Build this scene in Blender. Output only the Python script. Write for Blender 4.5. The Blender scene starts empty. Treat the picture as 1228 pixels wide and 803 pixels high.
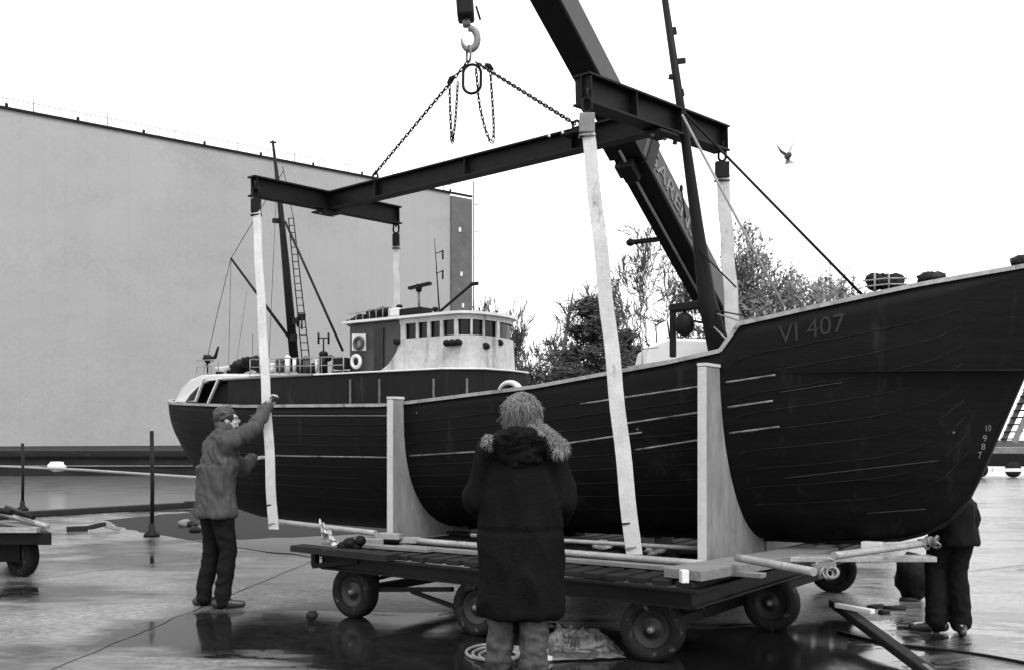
import bpy, bmesh, math, random
from mathutils import Vector, Matrix, noise, Euler
V = Vector
PI = math.pi
SC = bpy.context.scene
COL = SC.collection

# ------------------------------------------------------------------ camera, sky, sun, exposure
F, HX, HY, EYE = 1200.0, 614.0, 525.0, 1.5          # focal length and horizon of the photograph, in its pixels
cd = bpy.data.cameras.new('camera'); cam = bpy.data.objects.new('camera', cd); COL.objects.link(cam)
cd.sensor_width = 36; cd.lens = 36 * F / 1228; cd.shift_y = (HY - 401.5) / 1228
cd.clip_start = 0.1; cd.clip_end = 5000
cam.location = (0, 0, EYE); cam.rotation_euler = (PI / 2, 0, 0)
SC.camera = cam
SUN_EL, SUN_AZ = 52.0, 150.0
w = bpy.data.worlds.new('World'); SC.world = w; w.use_nodes = True
nt = w.node_tree; nt.nodes.clear()
sky = nt.nodes.new('ShaderNodeTexSky'); sky.sky_type = 'NISHITA'; sky.sun_disc = False
sky.sun_elevation = math.radians(SUN_EL); sky.sun_rotation = math.radians(SUN_AZ)
sky.air_density = 1.5; sky.dust_density = 8; sky.ozone_density = 1
bw = nt.nodes.new('ShaderNodeRGBToBW')
mx = nt.nodes.new('ShaderNodeMath'); mx.operation = 'MAXIMUM'; mx.inputs[1].default_value = 12.0   # closed overcast: the cloud never gets darker than this
bg = nt.nodes.new('ShaderNodeBackground'); bg.inputs[1].default_value = 0.085
wo = nt.nodes.new('ShaderNodeOutputWorld')
nt.links.new(sky.outputs[0], bw.inputs[0]); nt.links.new(bw.outputs[0], mx.inputs[0])
nt.links.new(mx.outputs[0], bg.inputs[0]); nt.links.new(bg.outputs[0], wo.inputs[0])
sd = bpy.data.lights.new('sun', 'SUN'); sd.energy = 0.9; sd.angle = math.radians(18); sd.color = (1, 1, 1)
so = bpy.data.objects.new('sun', sd); COL.objects.link(so)
_a, _e = math.radians(SUN_AZ), math.radians(SUN_EL)
sdir = V((math.sin(_a) * math.cos(_e), math.cos(_a) * math.cos(_e), math.sin(_e)))
so.rotation_euler = sdir.to_track_quat('Z', 'Y').to_euler()
SC.view_settings.view_transform = 'Standard'; SC.view_settings.look = 'None'
SC.view_settings.exposure = 0.8; SC.view_settings.gamma = 1.0
SC.view_settings.use_curve_mapping = False
SC.cycles.max_bounces = 5

# ------------------------------------------------------------------ materials (all grey: a black and white photograph)
def _n(t, k, **kw):
    n = t.nodes.new(k)
    for a, b in kw.items(): setattr(n, a, b)
    return n
KD = .74                                                 # one scale for all base greys, against the exposure
def mat(name, c, rough=.6, var=.3, scale=3., fine=30., bump=.15, metal=0., spec=.4, st=(1, 1, 1), stain=None, specks=None, bdist=.01):
    c *= KD; stain = stain and (stain[0] * KD,) + tuple(stain[1:])
    m = bpy.data.materials.new(name); m.use_nodes = True; t = m.node_tree; L = t.links.new
    p = t.nodes['Principled BSDF']
    p.inputs['Metallic'].default_value = metal; p.inputs['Specular IOR Level'].default_value = spec
    tc = _n(t, 'ShaderNodeTexCoord'); mp = _n(t, 'ShaderNodeMapping'); mp.inputs['Scale'].default_value = st
    L(tc.outputs['Object'], mp.inputs[0])
    n1 = _n(t, 'ShaderNodeTexNoise'); n1.inputs['Scale'].default_value = scale; n1.inputs['Detail'].default_value = 6; n1.inputs['Roughness'].default_value = .65
    n2 = _n(t, 'ShaderNodeTexNoise'); n2.inputs['Scale'].default_value = fine; n2.inputs['Detail'].default_value = 4
    L(mp.outputs[0], n1.inputs[0]); L(mp.outputs[0], n2.inputs[0])
    mm = _n(t, 'ShaderNodeMath', operation='MULTIPLY_ADD'); mm.inputs[1].default_value = .35; L(n2.outputs[0], mm.inputs[0]); 
    m2 = _n(t, 'ShaderNodeMath', operation='MULTIPLY'); m2.inputs[1].default_value = .65; L(n1.outputs[0], m2.inputs[0]); L(m2.outputs[0], mm.inputs[2])
    mr = _n(t, 'ShaderNodeMapRange'); mr.inputs[1].default_value = .32; mr.inputs[2].default_value = .68
    mr.inputs[3].default_value = c * (1 - var); mr.inputs[4].default_value = c * (1 + var); L(mm.outputs[0], mr.inputs[0])
    out = mr.outputs[0]
    if stain:                                   # (grey, threshold, scale, stretch)
        sm = _n(t, 'ShaderNodeMapping'); sm.inputs['Scale'].default_value = stain[3]; L(tc.outputs['Object'], sm.inputs[0])
        sn = _n(t, 'ShaderNodeTexNoise'); sn.inputs['Scale'].default_value = stain[2]; sn.inputs['Detail'].default_value = 8; sn.inputs['Roughness'].default_value = .7; L(sm.outputs[0], sn.inputs[0])
        sr = _n(t, 'ShaderNodeMapRange'); sr.inputs[1].default_value = stain[1]; sr.inputs[2].default_value = stain[1] + .12; L(sn.outputs[0], sr.inputs[0])
        mi = _n(t, 'ShaderNodeMix'); mi.data_type = 'FLOAT'; L(sr.outputs[0], mi.inputs[0]); L(out, mi.inputs[2]); mi.inputs[3].default_value = stain[0]; out = mi.outputs[0]
    if specks:                                  # (grey, radius, scale)
        vn = _n(t, 'ShaderNodeTexVoronoi'); vn.inputs['Scale'].default_value = specks[2]; L(tc.outputs['Object'], vn.inputs[0])
        vr = _n(t, 'ShaderNodeMath', operation='LESS_THAN'); vr.inputs[1].default_value = specks[1]; L(vn.outputs[0], vr.inputs[0])
        mi = _n(t, 'ShaderNodeMix'); mi.data_type = 'FLOAT'; L(vr.outputs[0], mi.inputs[0]); L(out, mi.inputs[2]); mi.inputs[3].default_value = specks[0]; out = mi.outputs[0]
    L(out, p.inputs['Base Color'])
    rr = _n(t, 'ShaderNodeMapRange'); rr.inputs[3].default_value = max(.03, rough - .15); rr.inputs[4].default_value = min(1, rough + .15); L(n1.outputs[0], rr.inputs[0]); L(rr.outputs[0], p.inputs['Roughness'])
    if bump:
        b = _n(t, 'ShaderNodeBump'); b.inputs['Strength'].default_value = bump; b.inputs['Distance'].default_value = bdist; L(mm.outputs[0], b.inputs['Height']); L(b.outputs[0], p.inputs['Normal'])
    return m
M = {}
M['hull'] = mat('hull_black', .0065, .6, .6, 2.2, 26, .35, spec=.1, st=(.35, .35, 4), stain=(.022, .58, 1.6, (3.2, 3.2, .5)), specks=(.12, .03, 3.2))
M['hullaft'] = mat('house_dark', .013, .6, .5, 5, 30, .3, spec=.12, st=(3, 3, .5), stain=(.045, .6, 4, (2, 2, .3)))
M['seam'] = mat('seam', .017, .6, .6, 6, 30, .1, spec=.1, stain=(.006, .48, 2, (1, 1, 1)))
M['rail'] = mat('strake_worn', .2, .5, .6, 6, 40, .2, stain=(.03, .5, 5, (1, 1, 1)))
M['cap'] = mat('cap_rail', .34, .5, .4, 6, 40, .1, stain=(.07, .54, 5, (1, 1, 1)))
M['white'] = mat('white_paint', .52, .5, .3, 5, 30, .1, stain=(.15, .55, 3.5, (2.5, 2.5, .3)))
M['white2'] = mat('white_clean', .78, .45, .08, 5, 30, .05)
M['wood_d'] = mat('panel_dark', .05, .6, .3, 6, 30, .2, st=(6, 6, .5), stain=(.3, .68, 6, (1, 1, 1)))
M['glass'] = mat('window_glass', .006, .2, .3, 4, 20, 0, spec=.25)
M['black'] = mat('black_steel', .007, .55, .5, 4, 30, .2, spec=.15)
M['beam'] = mat('beam_steel', .009, .55, .5, 3, 30, .3, spec=.14, stain=(.028, .62, 3, (1, 1, 1)))
M['steel'] = mat('grey_steel', .2, .45, .35, 5, 40, .15, metal=.2)
M['pipe'] = mat('pale_pipe', .34, .45, .35, 5, 40, .15, stain=(.1, .6, 6, (1, 1, 1)))
M['cradle'] = mat('cradle_board', .25, .7, .35, 4, 90, .4, st=(3, 3, 1), stain=(.09, .62, 5, (1, 1, .6)), specks=(.03, .03, 9))
M['cradle_edge'] = mat('cradle_edge', .6, .7, .15, 4, 60, .2)
M['strap'] = mat('sling_pale', .6, .75, .25, 5, 70, .5, stain=(.16, .57, 7, (1, 1, .35)))
M['rubber'] = mat('tyre_rubber', .012, .75, .5, 9, 60, .5, spec=.15, stain=(.14, .58, 12, (1, 1, 1)))
M['rim'] = mat('rim_steel', .014, .5, .4, 9, 50, .2)
M['timber'] = mat('timber_grey', .2, .75, .35, 4, 50, .4, st=(1, 6, 6))
M['timber_d'] = mat('timber_dark', .016, .7, .5, 4, 50, .4, spec=.2, st=(1, 4, 4), stain=(.07, .6, 6, (1, 1, 1)))
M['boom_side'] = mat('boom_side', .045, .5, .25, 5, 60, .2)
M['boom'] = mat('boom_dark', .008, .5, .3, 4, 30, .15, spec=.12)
M['hall'] = None
M['bark'] = mat('bark', .13, .85, .4, 3, 20, .2, spec=.2)
M['ever'] = mat('evergreen', .055, .8, .5, 2, 12, 0, spec=.2)
M['dryleaf'] = mat('dry_leaf', .17, .8, .6, 1, 8, 0, spec=.2)
M['skin'] = mat('skin', .42, .5, .08, 8, 80, .05, spec=.4)
M['hair_d'] = mat('hair_dark', .03, .5, .4, 30, 90, .5)
M['hair_f'] = mat('hair_fair', .13, .45, .4, 20, 90, .4)
M['jacket'] = mat('jacket_cloth', .062, .75, .4, 6, 90, .6, spec=.2, stain=(.13, .57, 5, (1, 1, .5)))
M['jeans'] = mat('trousers_dark', .007, .8, .4, 6, 90, .4, spec=.1)
M['parka'] = mat('parka_cloth', .0055, .8, .6, 5, 70, .9, spec=.07, bdist=.02)
M['fur'] = mat('fur_pale', .36, .8, .5, 14, 90, .2)
M['fur_d'] = mat('fur_dark', .006, .8, .5, 14, 90, .2, spec=.08)
M['jeans_l'] = mat('jeans_faded', .06, .8, .55, 9, 60, .5, spec=.2)
M['leather'] = mat('shoe_leather', .02, .4, .3, 9, 60, .2)
M['plastic'] = mat('plastic_sheet', .15, .2, .6, 4, 22, .9, st=(.6, 4, 5), stain=(.03, .45, 2.2, (.7, 5, 6)), bdist=.03)
M['tarp'] = mat('wet_tarp', .005, .6, .5, 6, 30, .8, spec=.14, stain=(.12, .7, 9, (1, 1, 1)), bdist=.03)
M['letters'] = mat('letter_white', .2, .6, .5, 20, 60, .1)
M['mark'] = mat('mark_faded', .014, .7, .6, 14, 40, .1)
M['mark2'] = mat('draft_mark', .2, .7, .3, 14, 40, .1)
M['concrete'] = mat('quay_concrete', .07, .85, .4, .6, 8, .4, stain=(.03, .55, .4, (1, 1, 1)))
M['rope'] = mat('rope_pale', .32, .8, .3, 20, 90, .3)
M['cloth'] = mat('pale_cloth', .6, .7, .3, 12, 60, .4)

# hall cladding: pale sheet with faint vertical joints and weather bands
def hall_mat():
    m = mat('hall_cladding', .38, .75, .17, .09, 3.2, .1, spec=.2, stain=(.40, .45, .02, (.3, .3, 1.6)))
    t = m.node_tree; p = t.nodes['Principled BSDF']; src = p.inputs['Base Color'].links[0].from_socket
    tc = t.nodes.new('ShaderNodeTexCoord'); wv = t.nodes.new('ShaderNodeTexWave'); wv.wave_type = 'BANDS'; wv.bands_direction = 'X'
    wv.inputs['Scale'].default_value = .16; wv.inputs['Distortion'].default_value = 0
    t.links.new(tc.outputs['Object'], wv.inputs[0])
    r = t.nodes.new('ShaderNodeMapRange'); r.inputs[1].default_value = 0; r.inputs[2].default_value = .06; r.inputs[3].default_value = .975; r.inputs[4].default_value = 1
    t.links.new(wv.outputs[1], r.inputs[0])
    mu = t.nodes.new('ShaderNodeMath'); mu.operation = 'MULTIPLY'; t.links.new(src, mu.inputs[0]); t.links.new(r.outputs[0], mu.inputs[1]); t.links.new(mu.outputs[0], p.inputs['Base Color'])
    return m
M['hall'] = hall_mat()

def ground_mat():
    m = bpy.data.materials.new('wet_asphalt'); m.use_nodes = True; t = m.node_tree; L = t.links.new; p = t.nodes['Principled BSDF']
    tc = _n(t, 'ShaderNodeTexCoord'); pos = _n(t, 'ShaderNodeNewGeometry')
    def nz(scale, det, st=(1, 1, 1), r=.6, dist=0):
        mp = _n(t, 'ShaderNodeMapping'); mp.inputs['Scale'].default_value = st; L(tc.outputs['Object'], mp.inputs[0])
        n = _n(t, 'ShaderNodeTexNoise'); n.inputs['Scale'].default_value = scale; n.inputs['Detail'].default_value = det; n.inputs['Roughness'].default_value = r; n.inputs['Distortion'].default_value = dist
        L(mp.outputs[0], n.inputs[0]); return n.outputs[0]
    def rg(src, a, b, c, d):
        r = _n(t, 'ShaderNodeMapRange'); r.inputs[1].default_value = a; r.inputs[2].default_value = b; r.inputs[3].default_value = c; r.inputs[4].default_value = d; L(src, r.inputs[0]); return r.outputs[0]
    big = nz(.42, 8, (1, .8, 1), .62, .6); med = nz(2.3, 8, (1, 1, 1), .7, .4); fine = nz(55, 4); grit = nz(160, 2)
    strk = nz(1.1, 9, (.55, 1.5, 1), .68, .8)
    mixa = _n(t, 'ShaderNodeMath', operation='MULTIPLY_ADD'); L(strk, mixa.inputs[0]); mixa.inputs[1].default_value = .55; L(rg(big, 0, 1, 0, .45), mixa.inputs[2])
    acc = rg(mixa.outputs[0], .40, .62, 0, .9)
    for cx, cy, rad, amt in ((-2.2, 7.9, 1.3, .8), (-1.1, 7.7, 1.6, .7), (.4, 6.9, 2.1, .8), (2.0, 7.0, 1.6, .6), (-4.6, 13.2, 2.2, .5), (-4.9, 9.7, 1.2, .4), (4.2, 7.2, 2.2, .25)):
        vd = _n(t, 'ShaderNodeVectorMath', operation='DISTANCE'); L(pos.outputs['Position'], vd.inputs[0]); vd.inputs[1].default_value = (cx, cy, 0)
        ad = _n(t, 'ShaderNodeMath', operation='ADD'); L(rg(vd.outputs['Value'], rad * .3, rad, amt, 0), ad.inputs[0]); L(acc, ad.inputs[1]); acc = ad.outputs[0]
    spk = nz(16, 5, (1, 1, 1), .75)
    ac2 = _n(t, 'ShaderNodeMath', operation='MULTIPLY_ADD'); L(spk, ac2.inputs[0]); ac2.inputs[1].default_value = .9; ac3 = _n(t, 'ShaderNodeMath', operation='SUBTRACT'); L(acc, ac3.inputs[0]); ac3.inputs[1].default_value = .45; L(ac3.outputs[0], ac2.inputs[2]); acc = ac2.outputs[0]
    wet = rg(acc, .4, .85, 0, 1)                        # 1 = standing water
    a = _n(t, 'ShaderNodeMath', operation='MULTIPLY_ADD'); L(rg(med, .3, .7, 0, 1), a.inputs[0]); a.inputs[1].default_value = .1; L(rg(spk, .35, .65, .02, .19), a.inputs[2])
    dk = _n(t, 'ShaderNodeMath', operation='MULTIPLY'); L(a.outputs[0], dk.inputs[0]); L(rg(wet, 0, 1, .95, .07), dk.inputs[1]); L(dk.outputs[0], p.inputs['Base Color'])
    r1 = _n(t, 'ShaderNodeMath', operation='MULTIPLY_ADD'); L(rg(med, .3, .7, .0, .12), r1.inputs[0]); r1.inputs[1].default_value = 1; L(rg(wet, 0, 1, .17, .015), r1.inputs[2]); L(r1.outputs[0], p.inputs['Roughness'])
    h = _n(t, 'ShaderNodeMath', operation='MULTIPLY'); L(rg(wet, 0, 1, 1, .03), h.inputs[0])
    hs = _n(t, 'ShaderNodeMath', operation='ADD'); L(grit, hs.inputs[0]); L(med, hs.inputs[1]); L(hs.outputs[0], h.inputs[1])
    rp = _n(t, 'ShaderNodeMath', operation='MULTIPLY_ADD'); L(nz(9, 3, (.6, 1, 1)), rp.inputs[0]); rp.inputs[1].default_value = .16; L(h.outputs[0], rp.inputs[2]); h = rp
    b = _n(t, 'ShaderNodeBump'); b.inputs['Strength'].default_value = .45; b.inputs['Distance'].default_value = .006; L(h.outputs[0], b.inputs['Height']); L(b.outputs[0], p.inputs['Normal'])
    p.inputs['IOR'].default_value = 1.5
    return m
M['ground'] = ground_mat()
def water_mat():
    m = mat('harbour_water', .12, .15, .15, .5, 3, .08, spec=.5, st=(1, 2.5, 1), bdist=.02); return m
M['water'] = water_mat()

# ------------------------------------------------------------------ mesh building
def P(px, py, D):
    return V(((px - HX) / F * D, D, EYE + (HY - py) / F * D))
SA = math.radians(-36); CU = V((math.cos(SA), math.sin(SA), 0)); CW = V((-math.sin(SA), math.cos(SA), 0)); SO = V((2.06, 8.25, 0))
def W(s, t, z): return SO + CU * s + CW * t + V((0, 0, z))
def S_at(px, py, t):                                     # point of the ship's length plane t seen at a place of the photograph
    m = (px - HX) / F; s = (m * (SO.y + CW.y * t) - (SO.x + CW.x * t)) / (CU.x - m * CU.y)
    D = SO.y + CW.y * t + CU.y * s
    return s, EYE + (HY - py) / F * D
def SP(px, py, t):
    s, z = S_at(px, py, t); return W(s, t, z)

def frame(d, up=V((0, 0, 1))):
    d = d.normalized(); a = up.cross(d)
    if a.length < 1e-4: a = V((1, 0, 0)).cross(d)
    a.normalize(); return a, d.cross(a).normalized()     # side, up
class MB:
    def __init__(self): self.v = []; self.f = []; self.sm = []
    def add(self, vs, fs, smooth=False):
        o = len(self.v); self.v += [V(x) for x in vs]; self.f += [[i + o for i in q] for q in fs]; self.sm += [smooth] * len(fs); return self
    def box(self, c, size, R=None):
        R = R or Matrix.Identity(3); c = V(c); hx, hy, hz = [k / 2 for k in size]
        vs = [c + R @ V((x * hx, y * hy, z * hz)) for z in (-1, 1) for y in (-1, 1) for x in (-1, 1)]
        return self.add(vs, [(0, 2, 3, 1), (4, 5, 7, 6), (0, 1, 5, 4), (2, 6, 7, 3), (0, 4, 6, 2), (1, 3, 7, 5)])
    def bar(self, p0, p1, wd, ht, up=V((0, 0, 1))):      # rectangular bar
        p0, p1 = V(p0), V(p1); a, b = frame(p1 - p0, up)
        vs = [p + a * x * wd / 2 + b * y * ht / 2 for p in (p0, p1) for x, y in ((-1, -1), (1, -1), (1, 1), (-1, 1))]
        return self.add(vs, [(3, 2, 1, 0), (4, 5, 6, 7), (0, 1, 5, 4), (1, 2, 6, 5), (2, 3, 7, 6), (3, 0, 4, 7)])
    def tube(self, pts, r, n=8, caps=True, flat=None):
        pts = [V(p) for p in pts]; k = len(pts); rs = r if isinstance(r, (list, tuple)) else [r] * k
        vs = []; a = None
        for i, p in enumerate(pts):
            d = (pts[min(i + 1, k - 1)] - pts[max(i - 1, 0)])
            if d.length < 1e-6: d = V((0, 0, 1))
            d.normalize()
            if a is None: a, b = frame(d)
            else:
                a = (a - d * a.dot(d)); a.normalize(); b = d.cross(a)
            for j in range(n):
                t = 2 * PI * j / n; vs.append(p + (a * math.cos(t) + b * math.sin(t)) * rs[i])
        fs = [(i * n + j, i * n + (j + 1) % n, (i + 1) * n + (j + 1) % n, (i + 1) * n + j) for i in range(k - 1) for j in range(n)]
        self.add(vs, fs, True)
        if caps:
            o = len(self.v) - len(vs)
            self.f.append([o + j for j in range(n)][::-1]); self.sm.append(False)
            self.f.append([o + (k - 1) * n + j for j in range(n)]); self.sm.append(False)
        return self
    def ibeam(self, p0, p1, wd, ht, tf=.015, tw=.01):
        p0, p1 = V(p0), V(p1); a, b = frame(p1 - p0)
        self.bar(p0 + b * (ht / 2 - tf / 2), p1 + b * (ht / 2 - tf / 2), wd, tf)
        self.bar(p0 - b * (ht / 2 - tf / 2), p1 - b * (ht / 2 - tf / 2), wd, tf)
        self.bar(p0, p1, tw, ht - 2 * tf); return self
    def lathe(self, c, axis, prof, n=24, smooth=True, close=False):  # prof: (along axis, radius)
        a, b = frame(V(axis)); ax = V(axis).normalized(); c = V(c); k = len(prof)
        vs = [c + ax * h + (a * math.cos(2 * PI * j / n) + b * math.sin(2 * PI * j / n)) * r for h, r in prof for j in range(n)]
        kk = k if close else k - 1
        fs = [(i * n + j, i * n + (j + 1) % n, ((i + 1) % k) * n + (j + 1) % n, ((i + 1) % k) * n + j) for i in range(kk) for j in range(n)]
        return self.add(vs, fs, smooth)
    def ell(self, c, r, R=None, n=16, m=10, fn=None):
        R = R or Matrix.Identity(3); c = V(c); vs = []; 
        for i in range(m + 1):
            th = PI * i / m
            for j in range(n):
                ph = 2 * PI * j / n; d = V((math.sin(th) * math.cos(ph), math.sin(th) * math.sin(ph), math.cos(th)))
                k = fn(d) if fn else 1
                vs.append(c + R @ V((d.x * r[0] * k, d.y * r[1] * k, d.z * r[2] * k)))
        fs = [(i * n + j, (i + 1) * n + j, (i + 1) * n + (j + 1) % n, i * n + (j + 1) % n) for i in range(m) for j in range(n)]
        return self.add(vs, fs, True)
    def cap(self, p0, p1, r0, r1, n=14):                 # tapered capsule
        p0, p1 = V(p0), V(p1); L = (p1 - p0).length; pr = []
        for i in range(5): t = PI / 2 * (1 - i / 4); pr.append((-r0 * math.sin(t), max(1e-4, r0 * math.cos(t))))
        for i in range(5): t = PI / 2 * i / 4; pr.append((L + r1 * math.sin(t), max(1e-4, r1 * math.cos(t))))
        return self.lathe(p0, p1 - p0, pr, n)
    def torus(self, c, axis, R, r, n=24, m=8, stretch=None):
        a, b = frame(V(axis)); ax = V(axis).normalized(); c = V(c); vs = []
        for i in range(n):
            t = 2 * PI * i / n; d = a * math.cos(t) + b * math.sin(t); q = c + d * R
            if stretch: q += stretch * (1 if d.dot(stretch) > 0 else -1)
            for j in range(m):
                u = 2 * PI * j / m; vs.append(q + (d * math.cos(u) + ax * math.sin(u)) * r)
        fs = [(i * m + j, ((i + 1) % n) * m + j, ((i + 1) % n) * m + (j + 1) % m, i * m + (j + 1) % m) for i in range(n) for j in range(m)]
        return self.add(vs, fs, True)
    def prism(self, poly, d):                            # closed polygon (world points) extruded by d
        n = len(poly); vs = [V(p) for p in poly] + [V(p) + V(d) for p in poly]
        return self.add(vs, [list(range(n))[::-1], list(range(n, 2 * n))] + [(i, (i + 1) % n, (i + 1) % n + n, i + n) for i in range(n)])
    def grid(self, rows, smooth=True, closed=False):
        n = len(rows[0]); vs = [p for r in rows for p in r]; jj = n if closed else n - 1
        return self.add(vs, [(i * n + j, i * n + (j + 1) % n, (i + 1) * n + (j + 1) % n, (i + 1) * n + j) for i in range(len(rows) - 1) for j in range(jj)], smooth)

MAT = {}
def label(o, lab=None, cat=None, group=None, kind=None):
    if lab: o['label'] = lab
    if cat: o['category'] = cat
    if group: o['group'] = group
    if kind: o['kind'] = kind
    return o
def thing(name, loc, lab, cat, rz=0, group=None):
    o = bpy.data.objects.new(name, None); COL.objects.link(o); o.location = loc; o.rotation_euler = (0, 0, rz); o.empty_display_size = .2
    MAT[o] = Matrix.Translation(V(loc)) @ Matrix.Rotation(rz, 4, 'Z')
    return label(o, lab, cat, group)
def put(name, mb, m, parent=None, bevel=0, mesh=None, solid=0, recalc=True):
    if mesh is None:
        me = bpy.data.meshes.new(name); me.from_pydata([tuple(x) for x in mb.v], [], mb.f)
        me.polygons.foreach_set('use_smooth', mb.sm)
        if recalc:
            b = bmesh.new(); b.from_mesh(me); bmesh.ops.remove_doubles(b, verts=b.verts, dist=1e-5); bmesh.ops.recalc_face_normals(b, faces=b.faces); b.to_mesh(me); b.free()
    else: me = mesh
    me.name = name
    o = bpy.data.objects.new(name, me); COL.objects.link(o)
    if parent is not None:
        Mw = MAT[parent]; me.transform(Mw.inverted()); o.parent = parent; MAT[o] = Mw
    else:
        xs = [v.co for v in me.vertices]; lo = [min(c[i] for c in xs) for i in range(3)]; hi = [max(c[i] for c in xs) for i in range(3)]
        base = V(((lo[0] + hi[0]) / 2, (lo[1] + hi[1]) / 2, lo[2])); me.transform(Matrix.Translation(-base)); o.location = base; MAT[o] = Matrix.Translation(base)
    me.materials.append(m)
    if solid: k = o.modifiers.new('solid', 'SOLIDIFY'); k.thickness = solid; k.offset = 0
    if bevel: k = o.modifiers.new('bevel', 'BEVEL'); k.width = bevel; k.segments = 2; k.limit_method = 'ANGLE'
    return o
def copy_tree(o, parent=None):
    c = o.copy(); COL.objects.link(c); c.parent = parent
    for ch in list(o.children): copy_tree(ch, c)
    return c
def remesh(mb, vox, smooth=4, disp=None, dec=None):
    me = bpy.data.meshes.new('t'); me.from_pydata([tuple(x) for x in mb.v], [], mb.f)
    b = bmesh.new(); b.from_mesh(me); bmesh.ops.remove_doubles(b, verts=b.verts, dist=2e-4); bmesh.ops.recalc_face_normals(b, faces=b.faces); b.to_mesh(me); b.free()
    o = bpy.data.objects.new('t', me); COL.objects.link(o)
    k = o.modifiers.new('r', 'REMESH'); k.mode = 'VOXEL'; k.voxel_size = vox
    if smooth: k = o.modifiers.new('s', 'SMOOTH'); k.iterations = smooth; k.factor = .5
    dg = bpy.context.evaluated_depsgraph_get(); r = bpy.data.meshes.new_from_object(o.evaluated_get(dg))
    bpy.data.objects.remove(o)
    if disp:
        r.calc_loop_triangles(); nn = [v.normal.copy() for v in r.vertices]
        for v, q in zip(r.vertices, nn): v.co = v.co + q * disp(v.co, q)
    r.polygons.foreach_set('use_smooth', [True] * len(r.polygons))
    return r
def text_mesh(body, size=1., ext=0., offset=0.):
    c = bpy.data.curves.new('t', 'FONT'); c.body = body; c.size = size; c.extrude = ext; c.offset = offset; c.resolution_u = 3
    o = bpy.data.objects.new('t', c); COL.objects.link(o); dg = bpy.context.evaluated_depsgraph_get()
    r = bpy.data.meshes.new_from_object(o.evaluated_get(dg)); bpy.data.objects.remove(o); return r
def interp(tab, x):
    if x <= tab[0][0]: return tab[0][1]
    for (a, b), (c, d) in zip(tab, tab[1:]):
        if x <= c: return b + (d - b) * (x - a) / (c - a)
    return tab[-1][1]
def smooth_interp(tab, x, h=.22):
    return sum(interp(tab, x + h * k / 3) * (4 - abs(k)) for k in range(-3, 4)) / 16
def chain(mb, p0, p1, pitch=.045, r=.006, sag=0, pts=None):
    if pts is None:
        p0, p1 = V(p0), V(p1); N = 30; pts = [p0.lerp(p1, i / N) - V((0, 0, sag * 4 * (i / N) * (1 - i / N))) for i in range(N + 1)]
    acc = 0; nxt = 0; k = 0
    for a, b in zip(pts, pts[1:]):
        L = (b - a).length
        while nxt <= acc + L:
            c = a.lerp(b, (nxt - acc) / L if L else 0); d = (b - a).normalized(); s, u = frame(d, V((0.3, .2, 1)))
            ax = s if k % 2 else u
            mb.torus(c, ax, r * 1.9, r, 10, 5, stretch=d * (pitch * .36)); nxt += pitch; k += 1
        acc += L

# ================================================================== THE SETTING
QO, QD = V((-8.95, 19.4, 0)), V((.63, .777, 0)); QN = V((.777, -.63, 0))     # quay edge line, and its normal towards the land
g = MB()
A = QO - QD * 160; B = QO + QD * 150
rows = []
g.add([A, B, B + QN * 500, A + QN * 500], [(0, 1, 2, 3)])
o = put('ground', g, M['ground']); label(o, kind='structure')
g = MB(); g.prism([A - V((0, 0, .03)), B - V((0, 0, .03)), B - V((0, 0, 5)), A - V((0, 0, 5))], QN * .5)
label(put('quay_face', g, M['concrete']), kind='structure')
g = MB(); g.add([(-700, -100, -1.3), (500, -100, -1.3), (500, 1500, -1.3), (-700, 1500, -1.3)], [(0, 1, 2, 3)])
label(put('water', g, M['water']), kind='structure')
g = MB(); g.box((-250, 575, -2.0), (1000, 1000, 5.14))
label(put('far_ground', g, mat('far_soil', .03, .9, .5, .2, 3, .3, spec=.1)), kind='structure')
# low kerb beam along the quay edge
g = MB(); g.bar(QO - QD * 14 + QN * .1 + V((0, 0, .06)), QO + QD * 60 + QN * .1 + V((0, 0, .06)), .2, .12)
label(put('quay_kerb', g, M['timber_d'], bevel=.02), 'long low black timber kerb along the edge of the wet quay', 'kerb')
# dark strip of muddy ground behind the kerb, beyond the man
def gp(px, py, z=0.):
    D = (EYE - z) * F / (py - HY); return V(((px - HX) / F * D, D, z))
def patch(pts, z):
    ring = []; pts = [gp(*p) for p in pts]
    for a_, b_ in zip(pts, pts[1:] + pts[:1]):
        for i in range(10):
            q = a_.lerp(b_, i / 10); k = min((a_ - b_).length * .08, .25); ring.append(V((q.x + k * noise.noise(q * 2.3), q.y + k * noise.noise(q * 2.3 + V((9, 0, 0))), z)))
    g = MB(); g.add(ring, [list(range(len(ring)))]); return g
label(put('dirt_patch', patch([(128, 623), (150, 634), (185, 640), (250, 649), (300, 646), (430, 640), (560, 628), (640, 612), (470, 604), (330, 606), (250, 611)], .004), mat('mud', .018, .8, .5, 2, 12, .5, spec=.15)), kind='structure')
label(put('paving_strip', patch([(236, 648), (290, 657), (372, 668), (480, 676), (640, 668), (700, 640), (600, 630), (430, 641), (300, 647)], .008), mat('paving', .09, .6, .3, 2, 40, .4, spec=.3)), kind='structure')

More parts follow.
